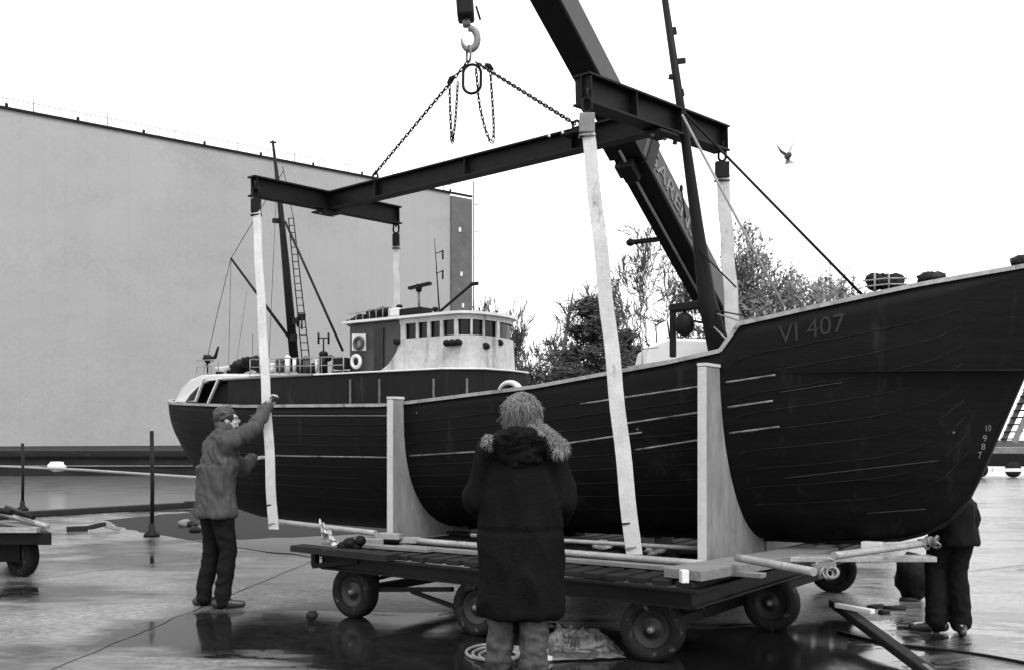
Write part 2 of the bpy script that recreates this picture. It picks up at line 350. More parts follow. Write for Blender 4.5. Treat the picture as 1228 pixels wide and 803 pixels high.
M['tar'] = mat('tar_joint', .02, .5, .5, 3, 20, .3, spec=.3)
for pa, pb in (((0, 700), (330, 655)), ((60, 803), (385, 668)), ((1165, 612), (1300, 609)), ((1120, 690), (1300, 668))):
    a_, b_ = gp(*pa), gp(*pb); dd = (b_ - a_).normalized(); sd_ = V((dd.y, -dd.x, 0)); g = MB(); top_, bot_ = [], []
    for i in range(60):
        q = a_.lerp(b_, i / 59) + sd_ * .03 * noise.noise(V((i * .3, pa[0], 0))); wq = .006 + .007 * abs(noise.noise(V((i * .7, pb[0], 3)))); top_.append(q + sd_ * wq + V((0, 0, .003))); bot_.append(q - sd_ * wq + V((0, 0, .003)))
    g.grid([top_, bot_]); label(put('paving_joint', g, M['tar']), kind='structure')
# the far quay wall with its fender beams
qw = thing('quay_wall', (-60, 74.6, -1.3), 'long dark wall on the far side of the basin below the pale hall', 'wall')
g = MB(); g.box((-60, 74.75, -.37), (240, .5, 1.86)); put('wall', g, mat('quay_wall_dark', .02, .85, .5, .5, 5, .4, spec=.15, st=(1, 1, 4), stain=(.06, .6, .5, (1, 1, 3))), qw)
g = MB(); g.box((-60, 74.4, .15), (240, .2, .14)); put('fender_beam', g, M['black'], qw)
g = MB(); g.box((-60, 74.45, -.55), (240, .12, .1)); put('ledge', g, mat('ledge_pale', .16, .8, .4, .3, 4, .1), qw)
# upper dark roadway shed line
# floating boom / pale pipe across the basin
g = MB(); pts = [P(-40, 556, 42), P(8, 557, 40), P(100, 563, 38.5), P(180, 569, 37.5), P(240, 573, 36.5), P(330, 578, 36)]
pts = [V((p.x, p.y, -.02)) for p in [P(-60, 556, 57), P(8, 558, 54), P(100, 563, 48), P(180, 569, 42), P(240, 573, 38.5), P(330, 580, 34)]]
g.tube(pts, .06, 8); 
o = put('floating_pipe', g, M['pipe']); label(o, 'long pale pipe lying across the basin before the far wall', 'pipe')
g = MB(); g.ell(P(68, 557, 60) + V((0, 0, -.1)), (.55, .4, .3), fn=lambda d: 1 + .3 * noise.noise(d * 3)); o = put('buoy', g, M['white2']); label(o, 'small white buoy floating by the far basin wall', 'buoy')
for (x, y, d, lab) in ((-2.9, 36, .05, 0),):
    pass

# the great building hall
HO, HD = P(540, 232, 158), V((.776, .631, 0)); HN = V((-.631, .776, 0)); HT = HO.z
hall = thing('shipbuilding_hall', (HO.x - HD.x * 60, HO.y - HD.y * 60, .57), 'huge windowless pale grey building hall across the basin', 'hall')
def hp(m, z, out=0): return V((HO.x, HO.y, 0)) + HD * m + V((0, 0, z)) - HN * out
g = MB(); g.prism([hp(-170, .57), hp(0, .57), hp(0, HT), hp(-170, HT)], HN * 50); wl = put('wall', g, M['hall'], hall)
g = MB(); g.prism([hp(0.02, .57, .3), hp(4.1, .57, .3), hp(4.1, HT - .4, .3), hp(0.02, HT - .4, .3)], HN * 45)
put('stair_tower', g, mat('tower_dark', .12, .8, .3, .6, 4, .2, stain=(.3, .62, .8, (1, 1, 1))), hall)
g = MB(); g.bar(hp(-170, HT + .15, .05), hp(4.2, HT + .1, .05), .4, .3); put('parapet', g, M['black'], hall)
g = MB(); g.bar(hp(-170, HT + 1.3, .0), hp(4, HT + 1.3, .0), .06, .08)
for k in range(0, 58): g.bar(hp(-169 + k * 3, HT + .3), hp(-169 + k * 3, HT + 1.3), .06, .06, V((1, 0, 0)))
put('roof_railing', g, M['steel'], hall)
for k in range(22):
    g = MB(); q = hp(-168 + k * 8, HT + .3, 0); g.bar(q, q + V((0, 0, .4)), .28, .28, V((1, 0, 0))); put('roof_lamp', g, M['black'], hall)
for k in range(20):
    g = MB(); q = hp(-164 + k * 8.6, HT + .3, -1); g.tube([q, q + V((0, 0, 3.6))], [.07, .04], 5); put('lightning_rod', g, mat('rod', .3, .6, .1) if k == 0 else bpy.data.materials['rod'], hall)
for k, z in enumerate((34.5, 27.5, 22.5, 17.5, 14, 11)):
    g = MB(); q = hp(1.6 + .3 * (k % 3), z, .36); g.bar(q - HD * .2, q + HD * .2, .12, .7); put('window', g, M['white2'], hall)
g = MB(); q = hp(4.5, .6, .1); g.tube([q, q + V((0, 0, HT + 2))], .13, 6)
for k in range(9): g.bar(q + V((0, 0, 4 + k * 4.3)), q + V((0, 0, 4 + k * 4.3)) + HD * .9, .12, .12)
put('drain_pipe', g, M['steel'], hall)

# ------------------------------------------------------------------ trees beyond the basin
def branchy(root, d, L, r, depth, seed, spread=.55, up=.25, kids=(2, 4), bend=.18, minr=.012):
    random.seed(seed); g = MB(); tips = []
    def grow(p, d, L, r, k):
        n = 4 if k < 3 else 3; pts = [p]; rs = [r]; q = p.copy(); dd = d.copy()
        for i in range(n):
            dd = (dd + V((random.gauss(0, bend), random.gauss(0, bend), random.gauss(0, bend) + up * .15))).normalized()
            q = q + dd * L / n; pts.append(q.copy()); rs.append(max(minr, r * (1 - .55 * (i + 1) / n)))
        g.tube(pts, rs, 5 if k < 2 else 3, caps=False)
        if k >= depth: tips.append((q.copy(), dd.copy())); return
        c = random.randint(*kids)
        for j in range(c):
            i = random.randint(1, n) if j else n
            sd = V((random.gauss(0, 1), random.gauss(0, 1), random.gauss(0, .6))); sd = (sd - dd * sd.dot(dd)).normalized()
            nd = (dd + sd * random.uniform(spread * .6, spread * 1.5) + V((0, 0, up))).normalized()
            grow(pts[i], nd, L * random.uniform(.58, .85), rs[i] * .66, k + 1)
    grow(V(root), V(d).normalized(), L, r, 0)
    return g, tips
def tree(name, px, top, D, lab, depth=6, seed=1, lean=0, leaves=0, spread=.55, kids=(2, 4), r=.22, Lk=.3, up=.25, leafmat='dryleaf', lsize=.16):
    base = P(px, 525, D); base.z = .57; H = EYE + (HY - top) / F * D - .57
    t = thing(name, base, lab, 'tree', group=None)
    g, tips = branchy(base, V((lean, 0, 1)), H * Lk, r, depth, seed, spread, up, kids, minr=.03)
    zz = max(v.z for v in g.v); k = H / (zz - .57)
    for v in g.v: v.z = .57 + (v.z - .57) * k
    for q, d in tips: q.z = .57 + (q.z - .57) * k
    put('trunk', g, M['bark'], t, recalc=False)
    if leaves:
        c = MB(); random.seed(seed)
        for _ in range(leaves):
            q, d = random.choice(tips); q = q + V((random.gauss(0, .35), random.gauss(0, .35), random.gauss(0, .3)))
            a = V((random.gauss(0, 1), random.gauss(0, 1), random.gauss(0, 1))).normalized(); b = a.orthogonal().normalized() * lsize * random.uniform(.5, 1.3); a = a * lsize * random.uniform(.7, 1.6)
            c.add([q - a, q + b, q + a, q - b], [(0, 1, 2, 3)])
        put('crown', c, M[leafmat], t, recalc=False)
    return t
tree('bare_tree', 632, 350, 88, 'small bare upright tree just right of the wheelhouse', 6, 11, 0, 0, .3, (3, 4), .2, .3, .35, lsize=.12)
tree('bare_tree', 606, 405, 92, 'low twiggy bare tree half hidden behind the wheelhouse', 5, 12, 0, 0, .6, (3, 4), .14, .3, lsize=.12)
tree('bare_tree', 648, 400, 90, 'short twiggy bare tree right of the small upright one', 5, 14, .05, 60, .6, (3, 4), .14, .3, lsize=.12)
tree('bare_tree', 618, 372, 86, 'forked bare tree rising directly behind the wheelhouse front', 7, 312, .02, 0, .5, (2, 3), .26, .26, .25)
tree('bare_tree', 645, 385, 89, 'wispy bare tree in the gap right of the wheelhouse', 7, 327, .03, 0, .55, (2, 3), .24, .25, .2)
tree('bare_tree', 690, 400, 92, 'wispy bare tree between the leaning stem and the dark evergreen', 7, 331, .0, 0, .55, (2, 3), .24, .25, .2)
lt = P(662, 525, 84); lt.z = .57; lt_ = thing('bare_tree', lt, 'slender leaning bare stem left of the dark evergreen', 'tree')
g = MB(); random.seed(6); tp_ = [lt, P(668, 470, 84), P(675, 425, 84), P(680, 392, 84.3), P(684, 370, 84.5), P(688, 345, 84.5)]; g.tube(tp_, [.3, .26, .2, .15, .1, .03], 7)
for (x, y, x2, y2) in ((680, 392, 700, 372), (677, 415, 690, 425), (684, 372, 692, 362), (674, 432, 664, 405), (670, 455, 692, 440), (690, 440, 700, 452), (672, 448, 655, 425), (682, 384, 672, 365), (700, 372, 712, 352)):
    p_, q_ = P(x, y, 84), P(x2, y2, 84 + random.uniform(-1, 1)); g.tube([p_, p_.lerp(q_, .5) + V((0, 0, random.uniform(-.3, .3))), q_], [.09, .06, .03], 5)
    for _ in range(12):
        a_ = p_.lerp(q_, random.uniform(.3, 1)); d_ = V((random.gauss(0, 1), random.gauss(0, 1), random.gauss(.4, .8))).normalized() * random.uniform(.5, 1.5); g.tube([a_, a_ + d_ * .5 + V((0, 0, .05)), a_ + d_], [.035, .028, .02], 3)
put('trunk', g, M['bark'], lt_, recalc=False)
tree('bare_tree', 758, 285, 86, 'tall bare tree right of the middle pale strap with curved limbs', 7, 139, .0, 0, .6, (2, 3), .42, .24, .22)
tree('bare_tree', 736, 330, 83, 'bare tree straddling the middle pale strap', 5, 36, .02, 0, .4, (3, 4), .32, .28, .2)
tree('bare_tree', 796, 275, 90, 'tall bare tree left of the crane boom with dense twigs', 7, 241, -.02, 0, .55, (2, 3), .42, .24, .2, lsize=.1)
tree('bare_tree', 826, 285, 94, 'bare tree directly behind the lower crane boom', 7, 144, .02, 0, .55, (2, 3), .4, .26, .2, lsize=.1)
tree('withered_tree', 868, 262, 88, 'broad tree with withered leaves behind the far bow strap', 6, 52, .03, 3400, .6, (3, 4), .38, .24, .18, lsize=.15)
tree('withered_tree', 918, 272, 92, 'leafy withered tree above the bulwark right of the bow strap', 6, 63, .06, 3200, .62, (3, 4), .34, .23, .15, lsize=.15)
tree('withered_tree', 962, 315, 96, 'lower withered tree near the right end of the tree row', 6, 74, .1, 2500, .7, (3, 4), .3, .22, .1, lsize=.15)
tree('withered_tree', 992, 338, 99, 'pale scrubby tree ending the tree row at the right', 6, 75, .1, 2200, .7, (3, 4), .24, .22, .1, lsize=.14)
M['scrub'] = mat('scrub', .16, .85, .6, 2, 12, 0, spec=.15)
# low shrubs as one mass each
def mass(name, lab, ranges, cnt, m_, seed):
    g = MB(); random.seed(seed); tot = sum((r[1] - r[0]) * r[3] for r in ranges)
    for x0, x1, top, dens in ranges:
        for _ in range(int(cnt * (x1 - x0) * dens / tot)):
            px = random.uniform(x0, x1); D = random.uniform(82, 104); q = P(px, 525, D); h = (EYE + (HY - top) / F * D - .57) * (1 + .22 * noise.noise(V((px * .035, D * .12, seed))))
            q.z = .6 + random.random() ** .62 * h
            if noise.noise(V((q.x * .45, q.y * .45, q.z * .5 + seed))) < .02: continue
            a = V((random.gauss(0, 1), random.gauss(0, 1), random.gauss(0, 1))).normalized(); b = a.orthogonal() * random.uniform(.04, .13); a = a * random.uniform(.1, .38)
            g.add([q - a, q + b, q + a, q - b], [(0, 1, 2, 3)])
    o = put(name, g, m_, recalc=False); label(o, lab, name, kind='stuff')
mass('undergrowth', 'dark scrub growing in one mass below the tree row', [(595, 650, 438, .35), (650, 690, 452, .4), (690, 800, 425, .6), (800, 905, 405, .7), (900, 950, 378, .4)], 30000, M['ever'], 8)
mass('thicket', 'pale twiggy thicket filling the gaps between the trees', [(640, 700, 430, .35), (880, 1015, 345, 1.0)], 17000, M['scrub'], 18)
# evergreen
def evergreen(px, top, D, lab, seed, wd):
    base = P(px, 525, D); base.z = .57; H = EYE + (HY - top) / F * D - .57; t = thing('pine_tree', base, lab, 'tree')
    g = MB(); g.tube([base, base + V((.2, 0, H * .5)), base + V((0, 0, H))], [.28, .18, .03], 6); c = MB(); random.seed(seed)
    for k in range(46):
        z = .12 + .86 * k / 46; R = wd * (1 - z) ** .7 * random.uniform(.55, 1.15) + .35; a = random.uniform(0, 2 * PI); d = V((math.cos(a), math.sin(a), random.uniform(-.1, .25)))
        p0 = base + V((0, 0, H * z)); g.tube([p0, p0 + d * R], [.05, .015], 3)
        for _ in range(230):
            u = random.random() ** .6; q = p0 + d * R * u + V((random.gauss(0, .42), random.gauss(0, .42), random.gauss(0, .2)))
            n_ = V((random.gauss(0, 1), random.gauss(0, 1), random.gauss(0, .4))).normalized(); b = n_.orthogonal() * random.uniform(.04, .1); n_ = n_ * random.uniform(.12, .34)
            c.add([q - n_, q + b, q + n_, q - b], [(0, 1, 2, 3)])
    put('trunk', g, M['bark'], t, recalc=False); put('crown', c, M['ever'], t, recalc=False)
evergreen(712, 355, 80, 'dense dark evergreen left of the middle pale strap', 3, 4.6)
evergreen(748, 398, 86, 'dark evergreen half hidden behind the middle pale strap', 9, 3.4)

# ------------------------------------------------------------------ right background: low flat wagon, steps
fw = thing('flat_wagon', P(1290, 575, 36), 'long low dark flat wagon standing far off to the right of the bow', 'wagon')
g = MB(); g.bar(P(1160, 550, 40) , P(1460, 552, 40), 2.2, .5); put('bed', g, M['black'], fw)
g = MB(); g.bar(P(1160, 539, 40) , P(1460, 541, 40), 2.1, .24); put('load', g, M['steel'], fw)
g = MB(); g.bar(P(1190, 563, 37.5), P(1460, 562, 37.5), .12, .12); put('side_bar', g, M['white2'], fw)
for x in (1175, 1215, 1300, 1400):
    g = MB(); c = P(x, 525, 38.4); c.z = .3; g.lathe(c, (0, 1, 0), [(-.1, .02), (-.1, .26), (-.06, .3), (.06, .3), (.1, .26), (.1, .02)], 18); put('wheel', g, M['rubber'], fw)
st = thing('gangway_steps', V((P(1236, 530, 30).x, 30, 0)), 'pale steel gangway steps at the right edge beyond the bow', 'steps')
for dy in (0, .7):
    g = MB(); g.bar(P(1216, 530, 30) + V((0, dy, 0)), P(1252, 452, 30) + V((0, dy, 0)), .05, .16); put('stringer', g, M['steel'], st)
for k in range(9):
    u = (k + .5) / 9; p0 = P(1216, 530, 30).lerp(P(1252, 452, 30), u); g = MB(); g.bar(p0, p0 + V((0, .7, 0)), .26, .04); put('tread', g, M['black'], st)
for dy in (0, .7):
    g = MB(); q = P(1252, 452, 30) + V((0, dy, 0)); g.bar(q, V((q.x, q.y, 0)), .1, .1, V((1, 0, 0))); put('post', g, M['steel'], st)

# mooring posts and clutter on the left
def post(px, top, bot, lab):
    D = EYE * F / (bot - HY); t = thing('marker_post', V((P(px, bot, D).x, D, 0)), lab, 'post', group='marker posts by the basin')
    b = V(MAT[t].translation); H = (bot - top) / F * D
    g = MB(); g.tube([b, b + V((.01, 0, H * .5)), b + V((0, 0, H))], .03, 10); put('pole', g, M['black'], t)
    g = MB(); g.lathe(b, (0, 0, 1), [(0, .001), (0, .12), (.04, .12), (.1, .05), (.2, .045), (.22, .001)], 16); put('foot', g, M['black'], t)
post(182, 516, 643, 'taller thin black post standing between the man and the flat cart')
post(27, 531, 612, 'shorter thin black post at the left edge behind the flat cart')

# rubble beside the man and planks at the kerb
def slab(name, pts, w_, h_, m, lab, cat, **k):
    g = MB(); g.bar(pts[0], pts[1], w_, h_); o = put(name, g, m, bevel=.006); label(o, lab, cat, **k); return o
def gp(px, py, z=0.):
    D = (EYE - z) * F / (py - HY); return V(((px - HX) / F * D, D, z))
slab('wooden_plank', (gp(80, 634, .05), gp(105, 633, .05)), .12, .08, M['timber_d'], 'short dark plank lying flat near the quay kerb', 'plank')
slab('wooden_plank', (gp(108, 632, .08), gp(124, 628, .16)), .1, .06, M['timber_d'], 'dark plank end propped up beside the kerb', 'plank')
slab('wooden_plank', (gp(122, 628, .14), gp(143, 634, .04)), .1, .06, M['pipe'], 'pale broken board leaning on rubble near the quay kerb', 'plank')
slab('wooden_plank', (gp(222, 604, .12), gp(262, 603, .12)), .25, .12, M['timber_d'], 'dark baulk on the kerb just behind the man', 'plank')
random.seed(31)
for i in range(7):
    c = gp(224 + i * 5.5 + random.uniform(-2, 2), 636 + random.uniform(-6, 5)); r = random.uniform(.07, .13); sd_ = V((i, 0, 0))
    g = MB(); g.ell(c + V((0, 0, r * .6)), (r * 1.2, r, r * .8), n=10, m=7, fn=lambda d: 1 + .45 * noise.noise(d * 1.7 + sd_)); o = put('stone', g, M['timber'] if i % 3 == 0 else M['timber_d'], recalc=True)
    label(o, 'broken stone in the dark rubble heap behind the man\'s knees', 'stone', 'rubble heap behind the man')

# ================================================================== THE CRANE
cr = thing('mobile_crane', (P(905, 420, 16.6).x, 16.6, 0), 'telescopic mobile crane behind the ship with lettered boom raised leftward', 'crane')
b0, b1 = P(888, 420, 16.0), P(545, -225, 9.45); bd = (b1 - b0).normalized(); ba, bb = frame(bd)   # ba: side, bb: top
if ba.x < 0: pass
def bpnt(u): return b0.lerp(b1, u)
def at_px(y):
    lo, hi = 0, 1
    for _ in range(40):
        m_ = (lo + hi) / 2; q = bpnt(m_); yy = HY - (q.z - EYE) * F / q.y
        if yy > y: lo = m_
        else: hi = m_
    return lo
u1 = at_px(160); u2 = at_px(-60)
side_ = ba if ba.dot(V((1, -.6, 0))) > 0 else -ba
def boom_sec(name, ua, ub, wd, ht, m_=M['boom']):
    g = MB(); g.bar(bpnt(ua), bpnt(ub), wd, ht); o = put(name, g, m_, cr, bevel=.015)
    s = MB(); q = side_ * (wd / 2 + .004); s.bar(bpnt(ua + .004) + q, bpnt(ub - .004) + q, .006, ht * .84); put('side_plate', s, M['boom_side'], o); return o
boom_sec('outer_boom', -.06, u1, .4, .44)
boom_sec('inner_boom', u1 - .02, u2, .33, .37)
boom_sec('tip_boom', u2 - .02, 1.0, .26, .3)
for u, wd, ht, L in ((u1, .46, .52, .02), (u1 - .045, .45, .5, .012), (u2, .38, .42, .02)):
    g = MB(); g.bar(bpnt(u - L), bpnt(u + L), wd, ht); put('collar', g, M['boom'], cr, bevel=.01)
g = MB(); q = bpnt(u1 - .03); g.bar(q + bb * .29, q + bb * .29 + bd * -.35, .16, .12); put('cable_guide', g, M['black'], cr, bevel=.02)
g = MB(); q = bpnt(u1 - .02) - bb * .32; g.bar(q, q - bd * .3, .2, .14); put('bracket', g, M['black'], cr, bevel=.02)
g = MB(); g.tube([bpnt(0) - bb * .26, bpnt(u1) - bb * .3], .02, 6); put('hose', g, M['steel'], cr)
g = MB(); q = P(790, 287, 13.6); g.tube([q, P(756, 291, 13.4)], .035, 8); g.ell(P(756, 291, 13.4), (.06, .06, .05)); put('side_arm', g, M['black'], cr)
g = MB(); g.bar(bpnt(1) , bpnt(1) + V((0, 0, -.35)), .34, .3, V((1, 0, 0))); g.lathe(bpnt(1) + V((0, 0, -.2)) - side_ * .05, side_, [(0, .02), (0, .2), (.02, .22), (.05, .17), (.08, .22), (.1, .2), (.1, .02)], 20); put('boom_head', g, M['black'], cr)
g = MB(); g.tube([bpnt(0.12) - bb * .35, V((b0.x + 1.2, 17.6, 1.7))], [.13, .13], 12); put('luffing_cylinder', g, M['steel'], cr)
# white letters down the boom's side
tm = text_mesh('SARENS', 1.0, .006); mb = MB(); mw = max(v.co.x for v in tm.vertices)
ua, ub = at_px(186), at_px(284); Lw = (bpnt(ua) - bpnt(ub)).length; k = Lw / mw; hk = .3
vs = [bpnt(ua) - bd * (v.co.x * k) + bb * ((v.co.y - .34) * hk) + side_ * (.214 + v.co.z) for v in tm.vertices]
mb.add(vs, [list(p.vertices) for p in tm.polygons]); put('lettering', mb, M['letters'], cr, recalc=False)
# carrier, mostly hidden by the ship
cx, cy = MAT[cr].translation.x - 1.5, 16.9
RC = Matrix.Rotation(math.radians(-8), 3, 'Z')
g = MB(); g.box((cx, cy, .95), (8.4, 2.3, .5), RC); put('chassis', g, M['black'], cr, bevel=.03)
g = MB(); g.box((cx + .3, cy, 1.75), (3.0, 2.0, 1.0), RC); g.box((cx + .9, cy + .1, 2.7), (1.0, 1.3, .9), RC); put('superstructure', g, M['boom'], cr, bevel=.05)
cb = MB(); c0 = V((P(812, 420, 16.2).x, 16.2, 0)); cb.prism([c0 + V((-.62, 0, 1.1)), c0 + V((.75, 0, 1.1)), c0 + V((.75, 0, 3.1)), c0 + V((-.15, 0, 3.12)), c0 + V((-.45, 0, 3.0)), c0 + V((-.62, 0, 2.3))], V((0, 1.5, 0)))
cab = put('cab', cb, M['white2'], cr, bevel=.04)
g = MB(); g.prism([c0 + V((-.5, -.01, 2.3)), c0 + V((.1, -.01, 2.3)), c0 + V((.1, -.01, 2.6)), c0 + V((-.47, -.01, 2.6))], V((0, .02, 0))); put('window', g, M['glass'], cab)
for k in range(4):
    for sd_ in (-1, 1):
        q = V((cx, cy, .5)) + RC @ V((-3.2 + k * 2.1, sd_ * 1.05, 0)); wz = MB(); ax = RC @ V((0, 1, 0))
        wz.lathe(q, ax, [(-.15, .02), (-.15, .4), (-.11, .5), (.11, .5), (.15, .4), (.15, .02)], 24); put('wheel', wz, M['rubber'], cr)

# hook block hanging from the boom tip
hk_ = thing('hook_block', P(557, 25, 9.4), 'black hook block with large hook hanging from the crane boom', 'hook block')
hb = P(555, -40, 9.4)
g = MB(); g.bar(P(552, -75, 9.4), P(559, 24, 9.4), .24, .16, V((1, 0, 0))); put('housing', g, M['black'], hk_, bevel=.03)
g = MB()
for dx in (-.06, -.02, .02, .06): g.tube([P(553, -70, 9.4) + V((dx, 0, 0)), bpnt(1) + V((dx, 0, -.2))], .007, 5)
put('rope', g, M['black'], hk_)
g = MB(); pts = []; c = P(563, 47, 9.4)
g.tube([P(559, 24, 9.4), P(560, 32, 9.4)], .04, 10)
for i in range(15):
    t = math.radians(100 - i * 20); pts.append(c + V((math.cos(t) * .075, .0, math.sin(t) * .1)))
g.tube(pts, [.03] * 3 + [.034] * 7 + [.03, .025, .02, .014, .008], 10); put('hook', g, M['steel'], hk_)
g = MB(); g.tube([P(571, 8, 9.4), P(576, 24, 9.4)], .012, 6); put('latch', g, M['black'], hk_)

# chain sling: master ring, two chain legs, two slack loops
beamA, beamB = (P(303, 222, 10.0), P(477, 262, 11.52)), None
ac = P(303, 227, 10.0).lerp(P(477, 260, 11.52), .5)
LA = P(450, 208, 10.35); LB = P(691, 150, 8.35)
cs = thing('chain_sling', P(565, 90, 9.35), 'two legged chain sling with an oval ring under the crane hook', 'chain sling')
rc = P(566, 95, 9.35)
g = MB(); g.torus(rc, (0.15, 1, 0), .085, .014, 28, 8, stretch=V((0, 0, .05))); put('master_ring', g, M['black'], cs)
g = MB(); g.torus(P(562, 65, 9.4), (1, .5, 0), .045, .012, 18, 8, stretch=V((0, 0, .03))); put('link', g, M['steel'], cs)
tp = P(566, 76, 9.35)
for a, b in ((tp + V((-.05, 0, 0)), LA), (tp + V((.05, 0, 0)), LB)):
    g = MB(); chain(g, a, b, .042, .0065); put('chain', g, M['black'], cs)
for p, q in ((P(545, 91, 9.35), P(537, 101, 9.38)), (P(582, 77, 9.3), P(591, 84, 9.28))):
    g = MB(); g.tube([p, p.lerp(q, .5) + V((0, 0, .01)), q], [.012, .026, .014], 8); put('shortening_clutch', g, M['black'], cs)
def ropepts(ctrl, n=12):
    out = []
    c = [V(p) for p in ctrl]; c = [c[0] * 2 - c[1]] + c + [c[-1] * 2 - c[-2]]
    for i in range(1, len(c) - 2):
        for j in range(n):
            t = j / n; a, b, d, e = c[i - 1], c[i], c[i + 1], c[i + 2]
            out.append(.5 * ((2 * b) + (d - a) * t + (2 * a - 5 * b + 4 * d - e) * t * t + (3 * b - a - 3 * d + e) * t * t * t))
    out.append(c[-2]); return out
for ct in ([P(539, 100, 9.36), P(540, 135, 9.36), P(542, 170, 9.36), P(546, 145, 9.34), P(549, 100, 9.33)],
           [P(571, 85, 9.33), P(575, 125, 9.33), P(583, 158, 9.33), P(590, 170, 9.33), P(592, 150, 9.31), P(588, 86, 9.3)]):
    g = MB(); chain(g, None, None, .04, .0058, pts=ropepts(ct)); put('slack_chain', g, M['black'], cs)

# ------------------------------------------------------------------ lifting frame
lf = thing('lifting_frame', P(585, 195, 9.3), 'H-shaped frame of dark steel beams hanging over the ship', 'lifting frame')
A0, A1 = P(301, 223, 10.0), P(478, 259, 11.52)
B0, B1 = P(697, 107, 7.25), P(866, 168, 8.75)
g = MB(); g.ibeam(A0, A1, .12, .2); put('cross_beam', g, M['beam'], lf)
g = MB(); g.ibeam(B0, B1, .16, .22); put('cross_beam', g, M['beam'], lf)
am, bm_ = P(392, 243, 10.76), P(790, 145, 8.0); dlt = (bm_ - am).normalized()
g = MB(); g.ibeam(am, bm_ , .13, .19); put('long_beam', g, M['beam'], lf)
for q in (P(450, 212, 10.35), P(691, 150, 8.4)):
    g = MB(); g.torus(q + V((0, 0, .0)), CW, .035, .012, 14, 6); g.bar(q - dlt * .04 - V((0, 0, .05)), q + dlt * .04 - V((0, 0, .05)), .02, .07); g.bar(q - dlt * .11 - V((0, 0, .075)), q + dlt * .11 - V((0, 0, .075)), .14, .015); put('lug', g, M['black'], lf)
for (p_, q_, wd_, ht_, us) in ((A0, A1, .12, .2, (.02, .5, .98)), (B0, B1, .16, .22, (.015, .3, .62, .985)), (am, bm_, .13, .19, (.2, .5, .8))):
    for u_ in us:
        c_ = p_.lerp(q_, u_); dd = (q_ - p_).normalized(); g = MB(); g.bar(c_ - dd * .005, c_ + dd * .005, wd_ * .92, ht_ - .035); put('stiffener', g, M['beam'], lf)
for c_, dd in ((am, (A1 - A0).normalized()), (bm_, (B1 - B0).normalized())):
    g = MB(); g.bar(c_ - dd * .13 - V((0, 0, .112)), c_ + dd * .13 - V((0, 0, .112)), .2, .018); put('joint_plate', g, M['beam'], lf)
    for kx in (-.09, .09):
        g = MB(); g.lathe(c_ + dd * kx - V((0, 0, .12)), (0, 0, -1), [(0, .014), (.02, .014), (.02, .001)], 6); put('bolt', g, M['steel'], lf)
for q in (P(674, 163, 8.36), P(658, 167, 8.5)):
    g = MB(); g.lathe(q - V((0, .085, 0)), (0, -1, 0), [(0, .012), (.01, .012), (.01, .001)], 10); put('bolt', g, M['white2'], lf)

# slings hanging from the frame
def sling(top, bot, wd, lab, tail=None, bucks='black'):
    t = thing('hanging_strap', V((bot.x, bot.y, bot.z)), lab, 'strap', group='pale flat straps hanging from the lifting frame')
    d = (bot - top); N = 24; g = MB(); pts = [top.lerp(bot, i / N) + V((.004 * math.sin(i * 1.1), .006 * math.sin(i * .8), 0)) for i in range(N + 1)]
    ax0 = V((.97, -.24, 0)).normalized()
    for i in range(N):
        a, b = pts[i], pts[i + 1]; wa = wd * (.82 + .18 * i / N) / 2; ax = ax0
        g.add([a - ax * wa + V((0, -.011, 0)), a + ax * wa + V((0, -.011, 0)), a + ax * wa + V((0, .011, 0)), a - ax * wa + V((0, .011, 0)),
               b - ax * wa + V((0, -.011, 0)), b + ax * wa + V((0, -.011, 0)), b + ax * wa + V((0, .011, 0)), b - ax * wa + V((0, .011, 0))],
              [(0, 1, 5, 4), (1, 2, 6, 5), (2, 3, 7, 6), (3, 0, 4, 7)] + ([(0, 3, 2, 1)] if i == 0 else []) + ([(4, 5, 6, 7)] if i == N - 1 else []))
    wb = put('webbing', g, M['strap'], t)
    for u_ in (.03, .93, .985):
        q = top.lerp(bot, u_); g = MB(); g.bar(q - d.normalized() * .006, q + d.normalized() * .006, wd * .99, .03, V((0, 1, 0))); put('stitched_band', g, M['seam'] if u_ < .98 else M['steel'], wb)
    u = V((0, 0, 1)); g = MB(); q = top + u * .03
    g.bar(q - u * .10, q + u * .04, wd * .95, .06, V((0, 1, 0))); g.bar(q - u * .13 , q - u * .12, wd * 1.1, .07, V((0, 1, 0)))
    put('clamp', g, M['steel'] if bucks == 'grey' else M['black'], t, bevel=.008)
    g = MB(); g.torus(q + u * .1, (0, 1, 0), .032, .011, 14, 6, stretch=V((0, 0, .02))); g.torus(q + u * .17, (1, 0, 0), .03, .01, 14, 6, stretch=V((0, 0, .015))); put('shackle', g, M['black'], t)
    return t
sling(P(307, 247, 9.98), P(328, 634, 9.25), .1, 'pale strap at the stern held by the man in the light jacket')
sling(P(475, 288, 11.5), P(478, 470, 11.45), .085, 'short visible pale strap hanging behind the wheelhouse')
sling(P(704, 148, 7.22), P(760, 664, 6.98), .115, 'long pale strap hanging to the trolley between woman and right cradle', bucks='grey')
sling(P(866, 204, 8.72), P(884, 470, 8.6), .125, 'pale strap passing behind the black bulwark below the boom')

